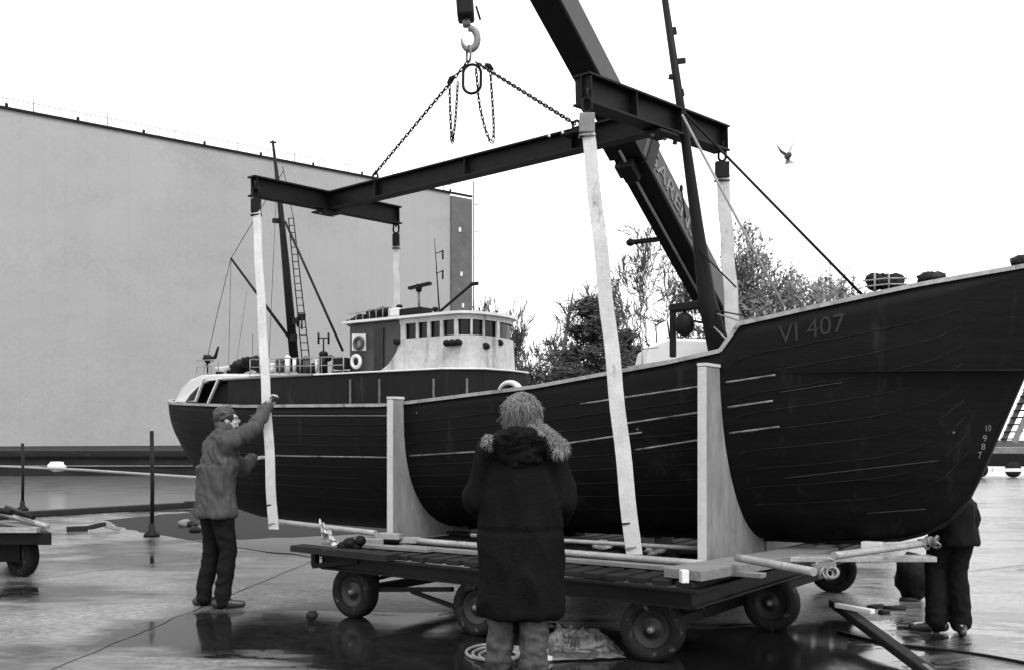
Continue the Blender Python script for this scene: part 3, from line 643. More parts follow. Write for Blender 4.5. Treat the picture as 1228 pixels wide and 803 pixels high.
# ================================================================== THE SHIP
SB = [(-7.62, .0), (-7.57, .2), (-7.44, .38), (-7.2, .58), (-6.5, .78), (-5.4, .9), (-3, .95), (-1.5, .95), (-.4, .91), (.11, .85), (.8, .69), (1.336, .47), (1.8, .23), (2.0, .12), (2.16, .012)]
SK = [(-7.62, 1.85), (-7.42, 1.5), (-7.15, 1.12), (-6.9, .88), (-6.5, .66), (-6, .58), (-3.7, .57), (-3, .64), (.5, .70), (1.1, .745), (1.4, .85), (1.573, 1.04), (1.714, 1.41), (1.948, 2.0), (2.16, 2.6)]
SS = [(-7.62, 1.97), (-7, 1.9), (-5.4, 1.83), (-3.25, 1.80), (-1.6, 1.92), (-.4, 2.07), (.03, 2.145), (.17, 2.335), (.81, 2.455), (1.336, 2.565), (1.964, 2.68), (2.16, 2.72)]
def hB(s): return smooth_interp(SB, s, .12) if -7.5 < s < 1.7 else interp(SB, s)
def hK(s): return smooth_interp(SK, s, .12) if -7.5 < s < 1.9 else interp(SK, s)
def hS(s): return interp(SS, s)
def hy(s, z):                                            # half breadth at height z
    K, S = hK(s), hS(s); x = max(0., min(1., (z - K) / max(.001, S - K)))
    f = max(0., min(1., (s + 1.4) / 3.3)); n_ = 2.7 - 1.6 * f; m_ = 2.5 - 1.45 * f
    a = max(0., min(1., (-5.5 - s) / 1.6)); n_ -= .7 * a; m_ -= .9 * a
    return .02 + (hB(s)) * (1 - (1 - x) ** n_) ** (1 / m_) * 1.0 if hB(s) > .02 else hB(s) * x
ship = thing('fishing_boat', W(-2.9, 0, .64), 'large black scale-model trawler resting in a cradle on the trolley', 'boat', SA)
SL = [-7.62, -7.6, -7.57, -7.52, -7.46, -7.35, -7.2] + [-7 + .2 * i for i in range(35)] + [.03, .17] + [.25 + .15 * i for i in range(9)] + [1.56, 1.64, 1.72, 1.8, 1.88, 1.96, 2.04, 2.1, 2.16]
SL = sorted(set(round(x, 3) for x in SL))
NL = 22; g = MB(); rowsN = []
for s in SL:
    K, S = hK(s), hS(s)
    zz = [K + (S - K) * (i / NL) ** 1.35 for i in range(NL + 1)]
    near = [W(s, -hy(s, z) - (0), z) for z in zz][::-1]; far = [W(s, hy(s, z), z) for z in zz]
    rowsN.append(near + [W(s, 0, K - .004)] + far)
g.grid(rowsN); hull = put('hull', g, M['hull'], ship, solid=.022)
# stem bar and keel
g = MB(); pts = [W(s, 0, hK(s) - .01) for s in [-6.2 + .3 * i for i in range(24)] + [1.1, 1.25, 1.4, 1.5, 1.573, 1.65, 1.714, 1.8, 1.948, 2.05, 2.16]]
for a, b in zip(pts, pts[1:]): g.bar(a, b, .05, .05, CW.cross(b - a))
put('keel', g, M['hull'], ship)
g = MB(); g.prism([W(-7.3, -.018, .62), W(-6.95, -.018, .62), W(-6.9, -.018, 1.0), W(-7.25, -.018, 1.25)], CW * .036); put('rudder', g, M['hull'], ship)
# cap rail around the sheer, and the deck
for sgn in (-1, 1):
    g = MB(); st_ = [s for s in SL if s > -7.61]; pts = [W(s, sgn * (hy(s, hS(s))), hS(s) + .012) for s in st_]
    for a, b in zip(pts, pts[1:]): g.bar(a, b, .055, .03)
    put('cap_rail', g, M['cap'], ship)
g = MB(); g.grid([[W(s, -hy(s, hS(s)) * .97, min(hS(s), 2.2) - .22), W(s, hy(s, hS(s)) * .97, min(hS(s), 2.2) - .22)] for s in SL if -7.5 < s < 2.0]); put('deck', g, M['timber'], ship)
# strakes: rubbing bars along the hull side, given by places on the near side
def hull_pt(px, py, off=.01):
    t = -.9
    for _ in range(30):
        s, z = S_at(px, py, t); t = -(hy(s, z) + off)
    return s, z
def strake(px0, py0, px1, py1, th, m_, n_=14, name='rubbing_strake', lift=.012):
    pts = []
    for i in range(n_ + 1):
        s, z = hull_pt(px0 + (px1 - px0) * i / n_, py0 + (py1 - py0) * i / n_); pts.append(W(s, -(hy(s, z) + lift), z))
    g = MB(); g.tube(pts, th, 6); return put(name, g, m_, ship)
for a in ((696, 484, 845, 462), (870, 458, 930, 449), (740, 509, 845, 493), (872, 488, 927, 480), (331, 546, 468, 548), (492, 546, 640, 537), (640, 537, 770, 518), (762, 539, 845, 526), (874, 519, 935, 511)):
    strake(*a, .0085, M['rail'])
for a in ((940, 573, 1125, 552), (1040, 615, 1110, 610), (935, 470, 1010, 458), (300, 498, 470, 498)):
    strake(*a, .005, M['mark2'] if a[0] < 400 else M['mark'])
# planking seams: thin raised edges
for k in range(9):
    f = .18 + k * .085; pts = []
    for i in range(60):
        s = -7.0 + i * (8.6 / 59); z = hK(s) + (hS(s) - hK(s)) * f; pts.append(W(s, -(hy(s, z) + .0125), z))
    g = MB(); g.tube(pts, .0042, 4); put('plank_seam', g, M['seam'], ship)
# bow lettering and draft marks
def hull_text(body, px, py, px1, py1, hgt, m_, name):
    s0, z0 = hull_pt(px, py); s1, z1 = hull_pt(px1, py1); tm = text_mesh(body, 1.0, 0)
    b = bmesh.new(); b.from_mesh(tm); bmesh.ops.triangulate(b, faces=b.faces); bmesh.ops.subdivide_edges(b, edges=b.edges, cuts=1); b.to_mesh(tm); b.free()
    mw = max(v.co.x for v in tm.vertices); mb = MB(); vs = []
    for v in tm.vertices:
        u = v.co.x / mw; s = s0 + (s1 - s0) * u; z = z0 + (z1 - z0) * u + v.co.y * hgt / .7; vs.append(W(s, -(hy(s, z) + .017), z))
    mb.add(vs, [list(p.vertices) for p in tm.polygons]); return put(name, mb, m_, ship, recalc=False)
hull_text('VI 407', 934, 412, 1014, 397, .13, M['mark'], 'lettering')
for t_, x, y in (('10', 1181, 517), ('9', 1179, 529), ('8', 1177, 539), ('7', 1173, 549)):
    hull_text(t_, x, y, x + (8 if t_ == '10' else 5), y - 1, .045, M['mark2'], 'draft_mark')

# aft deckhouse
def prism_st(outline, z0, z1): return [W(s, t, z0) for s, t in outline], V((0, 0, z1 - z0))
def house(outline, z0, z1, m_, name, parent=ship, bevel=.01):
    g = MB(); p, d = prism_st(outline, z0, z1); g.prism(p, d); return put(name, g, m_, parent, bevel=bevel)
dh = house([(-6.02, -.66), (-4.6, -.66), (-2.9, -.6), (-2.62, -.35), (-2.58, 0), (-2.62, .35), (-2.9, .6), (-4.6, .66), (-6.02, .66)], 1.5, 2.15, M['hullaft'], 'deckhouse')
house([(-6.1, -.68), (-4.6, -.68), (-4.6, .68), (-6.1, .68)], 2.15, 2.175, M['timber'], 'upper_deck')
house([(-4.6, -.69), (-2.9, -.62), (-2.6, -.37), (-2.55, 0), (-2.6, .37), (-2.9, .62), (-4.6, .69)], 2.152, 2.17, M['white2'], 'deck_edge')
for k, (px) in enumerate((420, 455, 520, 560)):
    g = MB(); q = SP(px, 466, -.66); g.bar(q - V((0, 0, .15)), q + V((0, 0, .1)), .008, .02, CW); put('wall_rib', g, M['steel'], ship)
# stern shelter: white rounded shell with dark openings and slanted white frames
for sgn in (-1, 1):
    out = [(213, 481), (221, 467), (232, 456), (246, 450.5), (262, 450), (300, 450.5), (300, 453.5), (272, 454.5), (254, 456), (242, 463), (232, 473), (226, 482)]
    g = MB(); ref = [S_at(px, py, -.55) for px, py in out]; poly = [W(s, sgn * min(.6, hB(s) * .93 + .02), z) for s, z in ref]; g.prism(poly, CW * (.03 * -sgn)); put('shelter_frame', g, M['white2'], ship)
    for (a, b) in (((249, 453), (239, 481)), ((267, 453), (254, 483))):
        g = MB(); (s0, z0), (s1, z1) = S_at(*a, -.58), S_at(*b, -.58)
        g.bar(W(s0, sgn * min(.63, hB(s0) * .96 + .02), z0), W(s1, sgn * min(.63, hB(s1) * .96), z1), .02, .03, CW); put('mullion', g, M['white2'], ship)
g = MB(); ref = [S_at(px, py, -.55) for px, py in [(213, 481), (221, 467), (232, 456), (246, 450.5), (262, 450), (300, 450.5)]]
g.grid([[W(s, -min(.59, hB(s) * .92 + .02), z), W(s, -min(.3, hB(s) * .5), z + .03), W(s, 0, z + .04), W(s, min(.3, hB(s) * .5), z + .03), W(s, min(.59, hB(s) * .92 + .02), z)] for s, z in ref]); put('shelter_roof', g, M['white2'], ship, solid=.02)
house([(-7.0, -.36), (-6.04, -.5), (-6.04, .5), (-7.0, .36)], 1.6, 2.14, M['black'], 'shelter_bulkhead')

# wheelhouse
def wh_outline(off=0, s0=-4.35, sm=-2.93, hw=.42, nose=.22):
    pts = [(s0, -hw - off)]
    for i in range(13):
        a = -PI / 2 + PI * i / 12; pts.append((sm + (nose + off) * math.cos(a) ** .8 if abs(math.cos(a)) > 1e-6 else sm, (hw + off) * math.sin(a)))
    pts.append((s0, hw + off)); return pts
WZ0, WZ1, WZ2, WZ3 = 2.172, 2.49, 2.64, 2.69
sw = -3.63
def strip(z0, z1, off0, off1, m_, name, s0=sw, parent=None):
    o0, o1 = wh_outline(off0, s0), wh_outline(off1, s0); g = MB(); g.grid([[W(s, t, z0) for s, t in o0], [W(s, t, z1) for s, t in o1]], smooth=False); return put(name, g, m_, parent or ship, solid=.015)
strip(WZ0, WZ1, .02, .0, M['white'], 'wheelhouse_wall')
strip(WZ2, WZ3, 0, 0, M['white'], 'wheelhouse_fascia')
strip(WZ1 - .01, WZ2 + .01, -.03, -.03, M['glass'], 'wheelhouse_glazing')
g = MB(); g.prism([W(s, t, WZ3) for s, t in wh_outline(.05, -4.4)], V((0, 0, .025))); put('wheelhouse_roof', g, M['white2'], ship)
# window posts
def whp(px):                                             # place on the near wall line seen at px
    m_ = (px - HX) / F; o_ = wh_outline(0, sw); best = None
    for (a, b) in zip(o_, o_[1:]):
        for i in range(90):
            s = a[0] + (b[0] - a[0]) * i / 90; t = a[1] + (b[1] - a[1]) * i / 90; q = W(s, t, 2.5); e = abs(q.x / q.y - m_)
            if t < .35 and (best is None or e < best[0]): best = (e, s, t)
    return best[1], best[2]
for p0, p1 in ((481, 487), (499, 502.5), (513, 516.5), (528.5, 532), (545, 549.5), (564, 565), (579, 580), (595, 598.5)):
    a, b = whp(p0), whp(p1); g = MB(); q0, q1 = W(a[0], a[1], 0), W(b[0], b[1], 0)
    if (q1 - q0).length < .015: q1 = q0 + (q1 - q0).normalized() * .02 if (q1 - q0).length > 1e-5 else q0 + CU * .02
    z = (WZ1 + WZ2) / 2; g.bar(V((q0.x, q0.y, z)), V((q1.x, q1.y, z)), .02, WZ2 - WZ1 + .004); put('window_post', g, M['white'], ship)
for sgn_ in (.42, .41):
    pass
g = MB(); g.bar(W(-3.6, .42, 2.565), W(-2.95, .42, 2.565), .02, .12); put('far_side_wall', g, M['white'], ship)
# aft part of the wheelhouse
house([(-4.35, -.41), (sw + .01, -.41), (sw + .01, .41), (-4.35, .41)], 2.172, 2.685, M['wood_d'], 'chart_room')
g = MB(); s0, z0 = S_at(449, 392, -.42); s1, _ = S_at(460, 392, -.42); g.prism([W(s0, -.425, 2.18), W(s1, -.425, 2.18), W(s1, -.425, 2.62), W(s0, -.425, 2.62)], CW * .02); put('door', g, M['glass'], ship)
g = MB(); pts = []                                        # curved white apron running aft from the wheelhouse side
ap = [(480, 404), (482, 446), (440, 449), (455, 446), (466, 436), (474, 424)]
g.prism([SP(x, y, -.45) for x, y in [(481, 404), (486, 446), (440, 449), (455, 445), (466, 436), (475, 422)]], CW * .015); put('side_apron', g, M['white'], ship)
g = MB(); q = SP(430, 411, -.43); g.prism([SP(422, 400, -.43), SP(438, 400, -.43), SP(438, 420, -.43), SP(422, 420, -.43)], CW * .012); put('lifebuoy_board', g, M['white2'], ship)
for (x, y, r) in ((430, 411, .055), (427, 433, .06)):
    g = MB(); g.torus(SP(x, y, -.46), CW, r, .02, 22, 8); put('lifebuoy', g, M['white2'] if y > 420 else M['wood_d'], ship)
for (x, y) in ((476, 410), (546, 411), (586, 415), (608, 411)):
    a = whp(min(x, 602)); q = W(a[0], a[1], EYE + (HY - y) / F * W(a[0], a[1], 0).y) - CW * .03; g = MB(); g.lathe(q, -CW + CU * .3, [(-.02, .01), (-.02, .03), (.03, .035), (.05, .03), (.05, .001)], 12)
    if x == 546: g.lathe(q + CU * .07, -CW + CU * .3, [(-.02, .01), (-.02, .03), (.03, .035), (.05, .03), (.05, .001)], 12); g.lathe(q - CU * .07, -CW + CU * .3, [(-.02, .01), (-.02, .03), (.03, .035), (.05, .03), (.05, .001)], 12)
    put('deck_lamp', g, M['black'], ship)
# things on the wheelhouse roof
g = MB(); a = SP(483, 376, -.2); b = SP(512, 373, -.2); g.bar(a, b, .18, .07); put('roof_box', g, M['black'], ship, bevel=.01)
g = MB(); g.bar(SP(476, 380, -.25), SP(476, 370, -.25), .14, .12, CW); put('vent_box', g, M['white2'], ship, bevel=.01)
g = MB(); g.tube([SP(503, 375, -.1), SP(502, 348, -.1)], .014, 8); put('radar_post', g, M['steel'], ship)
g = MB(); g.bar(SP(491, 346, -.1), SP(516, 340, -.1), .05, .03); g.tube([SP(502, 350, -.1), SP(503, 341, -.1)], [.03, .035], 10); put('radar_scanner', g, M['black'], ship)
g = MB(); g.tube([SP(527, 375, 0), SP(524, 330, 0), SP(521, 286, 0)], [.009, .006, .003], 6)
for y in (304, 328): g.tube([SP(523, y, 0), SP(531, y - 3, 0)], .005, 5); g.tube([SP(531, y - 4, 0), SP(531, y + 7, 0)], .01, 6)
put('aerial', g, M['black'], ship)
g = MB(); g.tube([SP(519, 381, -.3), SP(566, 341, -.3)], .014, 8); g.tube([SP(565, 341, -.3), SP(573, 340, -.3)], .02, 6); put('signal_boom', g, M['black'], ship)
for x, y in ((522, 371), (470, 373), (479, 368)):
    g = MB(); g.tube([SP(x, y + 8, -.25), SP(x, y, -.25)], .012, 6); g.ell(SP(x, y, -.25), (.035, .035, .025)); put('roof_lamp', g, M['black'], ship)
random.seed(3); g = MB()
for i in range(9):
    q = SP(424 + i * 5, 388 - i * 1.4 - random.uniform(0, 5), -.3 + random.uniform(0, .3)); sd_ = V((i * 3, 0, 0)); g.ell(q, (.09, .08, .045), fn=lambda d: 1 + .5 * noise.noise(d * 2 + sd_), n=10, m=7)
put('roof_bundle', g, M['tarp'], ship)
g = MB()
for i in range(7): q = SP(419 + i * 8, 390 - i * 1.6, -.4); g.tube([q, q + V((0, 0, .11))], .004, 5)
g.tube([SP(419, 377, -.4), SP(467, 368, -.4)], .005, 5); put('roof_rail', g, M['cap'], ship)
# railings on the after deck
def rail(px0, py0, px1, py1, t, h, n_, m_=M['cap']):
    g = MB(); a, b = SP(px0, py0, t), SP(px1, py1, t)
    for i in range(n_ + 1): q = a.lerp(b, i / n_); g.tube([q, q + V((0, 0, h))], .006, 5)
    for k in (.5, 1): g.tube([a + V((0, 0, h * k)), b + V((0, 0, h * k))], .005, 5)
    put('railing', g, m_, ship)
rail(300, 449, 412, 447, -.66, .17, 9); rail(236, 447, 262, 446, -.55, .15, 3)
g = MB(); g.bar(SP(402, 446, -.5), SP(417, 445, -.5), .12, .02); g.bar(SP(403, 436, -.5), SP(416, 435, -.5), .1, .12); put('locker', g, M['black'], ship, bevel=.01)
for (x0, y0, x1, y1, r, mm) in ((388, 447, 388, 424, .045, 'black'), (380, 445, 380, 432, .02, 'white2'), (393, 430, 397, 428, .03, 'black'), (345, 447, 345, 428, .03, 'white2'), (336, 446, 336, 433, .05, 'wood_d'), (353, 446, 353, 430, .02, 'white2'), (326, 447, 326, 437, .03, 'white2'), (368, 447, 368, 430, .045, 'wood_d'), (362, 447, 362, 434, .05, 'black'), (374, 447, 376, 438, .04, 'hullaft')):
    g = MB(); g.tube([SP(x0, y0, -.4), SP(x1, y1, -.4)], r, 12); g.ell(SP(x1, y1, -.4), (r * 1.15, r * 1.15, r * .8), n=12, m=7); put('ventilator', g, M[mm], ship)
g = MB(); g.tube([SP(388, 424, -.4), SP(388, 405, -.4)], .009, 6); g.tube([SP(382, 405, -.4), SP(394, 405, -.4)], .007, 6); g.tube([SP(382, 399, -.4), SP(382, 412, -.4)], .012, 6); g.tube([SP(394, 399, -.4), SP(394, 412, -.4)], .012, 6); put('light_stand', g, M['black'], ship)
# stern gear: net winch, heaps
g = MB(); q = SP(249, 430, -.2); g.ell(q, (.06, .06, .05), fn=lambda d: 1 + .4 * noise.noise(d * 3)); g.tube([q, SP(258, 428, -.2), SP(262, 415, -.2)], [.03, .022, .012], 8); g.tube([q, SP(249, 447, -.2)], .01, 6); put('stern_lamp', g, M['black'], ship)
g = MB()
for i in range(8):
    q = SP(286 + i * 4.5, 440 - math.sin(i / 7 * PI) * 6, -.35 + .1 * (i % 3)); sd_ = V((i * 2, 5, 0)); g.ell(q, (.11, .1, .07), fn=lambda d: 1 + .5 * noise.noise(d * 2.2 + sd_), n=12, m=8)
put('net_heap', g, M['tarp'], ship)
# aft mast with derrick, ladder and wires
g = MB(); g.tube([SP(354, 445, 0), SP(343, 320, 0), SP(335, 235, 0), SP(327, 169, 0)], [.055, .045, .03, .014], 10); g.bar(SP(324, 171, 0), SP(331, 171, 0), .02, .02); mast = put('mizzen_mast', g, M['black'], ship)
g = MB(); a0, a1, c0_, c1_ = SP(352, 262, -.05), SP(371, 428, -.05), SP(346, 262, -.05), SP(362, 428, -.05)
g.tube([a0, a1], .007, 5); g.tube([c0_, c1_], .007, 5)
for i in range(20): u = i / 19; g.tube([a0.lerp(a1, u), c0_.lerp(c1_, u)], .005, 4)
put('mast_ladder', g, M['black'], mast)
g = MB(); g.tube([SP(277, 310, -.3), SP(347, 405, -.05)], [.014, .02], 8); put('derrick', g, M['black'], ship)
g = MB(); g.tube([SP(342, 266, -.05), SP(411, 420, -.3)], .014, 8); put('mast_strut', g, M['black'], ship)
for ct, r in (([(340, 205), (277, 310)], .004), ([(277, 310), (262, 370), (246, 440)], .004), ([(277, 312), (274, 440)], .003), ([(296, 350), (283, 438)], .002), ([(331, 240), (322, 440)], .003), ([(339, 200), (352, 262)], .004), ([(303, 400), (303, 445)], .003)):
    g = MB(); g.tube([SP(x, y, -.2) for x, y in ct], r, 5); put('rigging_wire', g, M['black'], ship)
for (x, y, L) in ((362, 380, 10), (331, 265, 5), (352, 405, 14), (355, 385, 10)):
    g = MB(); g.bar(SP(x - 3, y, -.06), SP(x + 3, y, -.06), .04, .04 + L * .003); put('mast_block', g, M['black'], mast)
g = MB(); g.tube([SP(362, 395, -.1), SP(362, 378, -.1)], .01, 6); g.tube([SP(357, 380, -.1), SP(357, 392, -.1)], .014, 6); g.tube([SP(357, 390, -.1), SP(362, 390, -.1)], .006, 6); put('mast_lamp', g, M['black'], mast)
# white arch ventilator above the sheer behind the woman
g = MB(); pts = []
for i in range(13): a = PI * i / 12; pts.append(SP(611 - 13 * math.cos(a) , 471 - 13 * math.sin(a), -.55))
g.tube(pts, [.012 + .022 * (i / 12) for i in range(13)], 10); put('arch_ventilator', g, M['white2'], ship)
g = MB(); g.prism([SP(x, y, -.5) for x, y in ((600, 474), (602, 464), (609, 460), (616, 463), (622, 474))], CW * .05); put('winch_cover', g, M['black'], ship)
# hatch amidships
g = MB(); a, b = SP(752, 441, -.55), SP(862, 424, -.55); g.prism([a - V((0, 0, .08)), b - V((0, 0, .08)), b, a], CW * 1.0); put('hatch_coaming', g, M['black'], ship, bevel=.008)
g = MB(); g.prism([a + V((0, 0, .002)), b + V((0, 0, .002)), b + V((0, 0, .016)), a + V((0, 0, .016))], CW * 1.02); put('hatch_cover', g, M['cap'], ship)
g = MB(); g.tube([SP(770, 436, -.5), SP(770, 415, -.5)], .005, 5); g.tube([SP(770, 418, -.5), SP(790, 416, -.5)], .005, 5); put('hand_rail', g, M['cap'], ship)
# gallows with hanging block
g = MB(); t_ = -.25; g.bar(SP(807, 428, t_), SP(807, 372, t_), .05, .05, CW); g.bar(SP(804, 370, t_), SP(852, 364, t_), .06, .07); put('gallows', g, M['black'], ship, bevel=.012)
g = MB(); q = SP(821, 389, t_); g.ell(q, (.085, .05, .1)); g.tube([q + V((0, 0, .09)), q + V((0, 0, .17))], .018, 8); put('trawl_block', g, M['black'], ship)
g = MB(); g.bar(SP(812, 382, t_), SP(850, 388, t_), .02, .02); put('cross_bar', g, M['black'], ship)
# foremast, leaning aft, with fittings and stays
mb_, mt_ = P(868, 425, 8.3), P(793, -30, 8.12)
g = MB(); g.tube([P(866, 432, 8.3), P(848, 360, 8.28), P(836, 270, 8.24), P(818, 140, 8.18), mt_], [.1, .075, .05, .036, .026], 12); fm = put('fore_mast', g, M['hullaft'], ship)
for (x, y, a_, b_) in ((806, 38, 5, 9), (812, 74, 10, 5), (807, 93, -5, 4), (815, 112, 5, 9), (812, 171, -5, 4)):
    g = MB(); D = 8.16; g.bar(P(x, y, D), P(x + a_, y - 1, D), .03, .02 + b_ * .004); put('mast_fitting', g, M['black'], fm)
g = MB(); g.tube([P(817, 225, 8.2), P(822, 262, 8.2)], .008, 5); g.ell(P(817, 226, 8.2), (.015, .015, .03)); put('mast_aerial', g, M['black'], fm)
def wire(pts, r, m_, name='stay'):
    g = MB(); g.tube(pts, r, 6); put(name, g, m_, ship)
wire([P(818, 138, 8.1), SP(942, 372, -.45)], .011, M['rope'])
wire([P(822, 137, 8.1), SP(1034, 354, -.35)], .012, M['black'])
wire([P(838, 300, 8.2), SP(883, 345, -.3)], .007, M['black'])
wire([SP(856, 372, -.2), SP(900, 380, -.6)], .006, M['black']); wire([SP(855, 375, -.2), SP(898, 388, -.6)], .007, M['rope'])
wire([SP(856, 392, -.3), SP(882, 417, -.8)], .006, M['rope'])
# foredeck gear above the bulwark
def clump(px, py, wpx, hpx, t_, m_, name, seed):
    g = MB(); random.seed(seed); 
    for i in range(12):
        x = px + random.uniform(-wpx, wpx) * .42; y = py + random.uniform(-hpx, hpx) * .35; q = SP(x, y, t_ + random.uniform(-.08, .08)); sd_ = V((i, seed, 0))
        g.ell(q, (.06, .06, .045), fn=lambda d: 1 + .4 * noise.noise(d * 2.5 + sd_), n=10, m=7)
    return put(name, g, m_, ship)
wn = clump(1060, 341, 46, 20, -.1, M['tarp'], 'anchor_winch', 4)
g = MB()
for y0, y1 in ((337, 331), (344, 338)): g.tube([SP(1037, y0, -.25), SP(1064, (y0 + y1) / 2, -.25), SP(1088, y1 + 3, -.25)], .007, 6)
for x in (1049, 1066): g.tube([SP(x, 349, -.25), SP(x, 328, -.25)], .007, 6)
put('winch_rail', g, M['cap'], wn)
clump(1119, 335, 22, 5, -.1, M['black'], 'mooring_bitts', 7); clump(1228, 316, 18, 8, 0, M['black'], 'bow_fairlead', 9)
for i in range(10):
    g = MB(); x = 905 + i * 12; g.tube([SP(x, 384 - i * 2.3, -.55 + i * .02), SP(x, 375 - i * 2.3, -.55 + i * .02)], .007, 5); put('stanchion', g, M['cap'], ship)

# dinghy on the after deck (rests there: a thing of its own)
dg_ = thing('dinghy', SP(270, 449, -.3), 'tiny white dinghy on deck above the stern windows', 'dinghy', SA)
g = MB(); rows = []
for i in range(13):
    u = -1 + 2 * i / 12; hw_ = .085 * (1 - abs(u) ** 2.5) + .004; sh = .03 * u * u
    rows.append([W(0, 0, 0) * 0 + SP(270, 440, -.3) + CU * (u * .17) + CW * (hw_ * math.sin(a)) + V((0, 0, sh - .055 * math.cos(a) * (1 - .6 * u * u))) for a in [-PI / 2 + PI * j / 8 for j in range(9)]])
g.grid(rows); put('hull', g, M['white2'], dg_, solid=.008)
g = MB(); g.bar(SP(270, 440, -.3) - CW * .07, SP(270, 440, -.3) + CW * .07, .03, .008); put('thwart', g, M['timber'], dg_)
g = MB()
for k in (-.1, .1): q = SP(270, 449, -.3) + CU * k; g.bar(q - CW * .05 + V((0, 0, .02)), q + CW * .05 + V((0, 0, .02)), .02, .045)
put('chock', g, M['black'], dg_)

# ================================================================== CRADLE AND TROLLEY
DZ = .56
def cradle(s, to, ztop, lab):
    t = thing('cradle_frame', W(s, 0, DZ), lab, 'cradle', SA, 'cradle frames under the hull')
    for sgn, nm in ((-1, 'near'), (1, 'far')):
        N = 16; inner = []
        zb = hK(s) - .005
        for i in range(N + 1):
            z = zb + (ztop - zb) * (i / N) ** 1.5; inner.append((sgn * (hy(s, max(z, hK(s) + .004)) + .014), z))
        poly = [(sgn * .03, DZ), (sgn * to, DZ), (sgn * to, ztop)] + inner[::-1]
        if inner[0][1] > DZ + .01: poly.append((sgn * .03, inner[0][1]))
        g = MB(); n = len(poly); g.prism([W(s - .03, a, z) for a, z in poly], CU * .06); b = put('support_board', g, M['cradle'], t, bevel=.004)
        g = MB(); g.bar(W(s, sgn * (to + .006), DZ + .01), W(s, sgn * (to + .006), ztop - .005), .066, .01, CW); put('edge_batten', g, M['cradle_edge'], b)
        g = MB(); g.bar(W(s, sgn * (to + .012), ztop + .012), W(s, sgn * (inner[-1][0] * sgn), ztop + .012), .075, .022); put('top_cap', g, M['cradle_edge'], b)
cradle(-3.1, 1.13, 1.86, 'left cradle board with square top beside the man, under the wheelhouse')
cradle(.0, 1.13, 2.03, 'right tapering pale cradle board beneath the black bow')

tr = thing('flat_trolley', W(-1.4, 0, 0), 'low dark flatbed trolley with rubber wheels carrying the ship', 'trolley', SA)
TS0, TS1, TT = -3.1, .32, 1.95
g = MB()
for k in range(19):
    s = TS0 + .09 + k * (TS1 - TS0 - .18) / 18
    g.bar(W(s, -TT + .06, DZ - .024), W(s, TT - .06, DZ - .024), .13, .04)
put('deck', g, M['timber_d'], tr, bevel=.005)
for t_ in (-TT, -.7, .7, TT):
    g = MB(); g.ibeam(W(TS0, t_, DZ - .105), W(TS1, t_, DZ - .105), .08, .12, .014, .012); put('side_beam', g, M['beam'], tr)
for s in (TS0, TS1):
    g = MB(); g.ibeam(W(s, -TT - .02, DZ - .105), W(s, TT + .02, DZ - .105), .07, .115, .014, .012); put('end_beam', g, M['beam'], tr)
def wheel(s, t_, r=.215, steer=0, z=None):
    c = W(s, t_, r); ax = (Matrix.Rotation(steer, 3, 'Z') @ CW)
    g = MB(); pr = [(-.045, .125), (-.068, .14), (-.075, .175), (-.068, .205), (-.05, r), (.05, r), (.068, .205), (.075, .175), (.068, .14), (.045, .125)]
    g.lathe(c, ax, pr, 36, close=True)
    for k in range(36):
        a = 2 * PI * k / 36; sa, sb = frame(ax); d = sa * math.cos(a) + sb * math.sin(a); g.bar(c + d * (r - .003) - ax * .05, c + d * (r - .003) + ax * .05, .014, .01, d)
    wz = put('wheel', g, M['rubber'], tr)
    g = MB(); g.lathe(c, ax, [(-.03, .001), (-.03, .05), (-.02, .055), (-.02, .09), (-.045, .12), (-.045, .128), (.045, .128), (.045, .12), (.02, .09), (.02, .055), (.03, .05), (.03, .001)], 24); rm = put('rim', g, M['rim'], wz)
    g = MB(); g.lathe(c, ax, [(-.075, .001), (-.07, .022), (-.03, .025), (.03, .025), (.07, .022), (.075, .001)], 12); put('hub', g, M['steel'], wz)
for s in (-2.82, -1.5, -.02):
    for sgn in (-1, 1):
        wheel(s, sgn * 1.86, steer=.0 if s < -.1 else .22)
wheel(.22, -.35); 
for s in (-2.82, -1.5, -.02):
    g = MB(); g.bar(W(s, -1.8, .215), W(s, 1.8, .215), .06, .07); put('axle', g, M['black'], tr)
    for t_ in (-1.66, 1.66):
        g = MB(); g.bar(W(s, t_, .22), W(s, t_, DZ - .16), .1, .07, CU); g.tube([W(s - .28, t_, .36), W(s, t_, .29), W(s + .28, t_, .36)], .018, 6); put('spring_mount', g, M['black'], tr)
g = MB(); g.bar(W(-2.75, -1.82, .23), W(-1.75, -1.88, .33), .035, .035); put('brace', g, M['black'], tr)
g = MB(); g.bar(W(-2.2, -1.85, .27), W(-1.62, -1.86, .17), .03, .03); put('brace', g, M['black'], tr)
g = MB(); g.bar(P(356, 656, 8.55), P(470, 668, 8.0), .16, .05); put('left_plank', g, M['timber_d'], tr)
random.seed(40)
for i, (sa_, sb_, ta_, tb_) in enumerate(((-3.35, -2.2, -1.7, -1.62), (-3.2, -1.6, -.3, -.42), (-3.3, -2.0, .5, .38), (-2.6, .6, -1.55, -1.45), (-1.2, .5, .8, 1.1), (-3.4, -2.9, -1.35, -1.2))):
    g = MB(); g.bar(W(sa_, ta_, DZ + .018), W(sb_, tb_, DZ + .018), .1 + .03 * (i % 3), .03); o = put('loose_board', g, M['timber_d'] if i % 3 else M['timber'], bevel=.004); label(o, ['grey loose board along the near left edge of the trolley deck', 'dark board on the trolley deck under the hull behind the left cradle', 'dark board on the far left part of the trolley deck', 'long grey board running along the near edge of the trolley deck', 'dark board on the far right part of the trolley deck', 'short dark board beside the white cloth at the trolley end'][i], 'board', 'loose boards on the trolley deck')
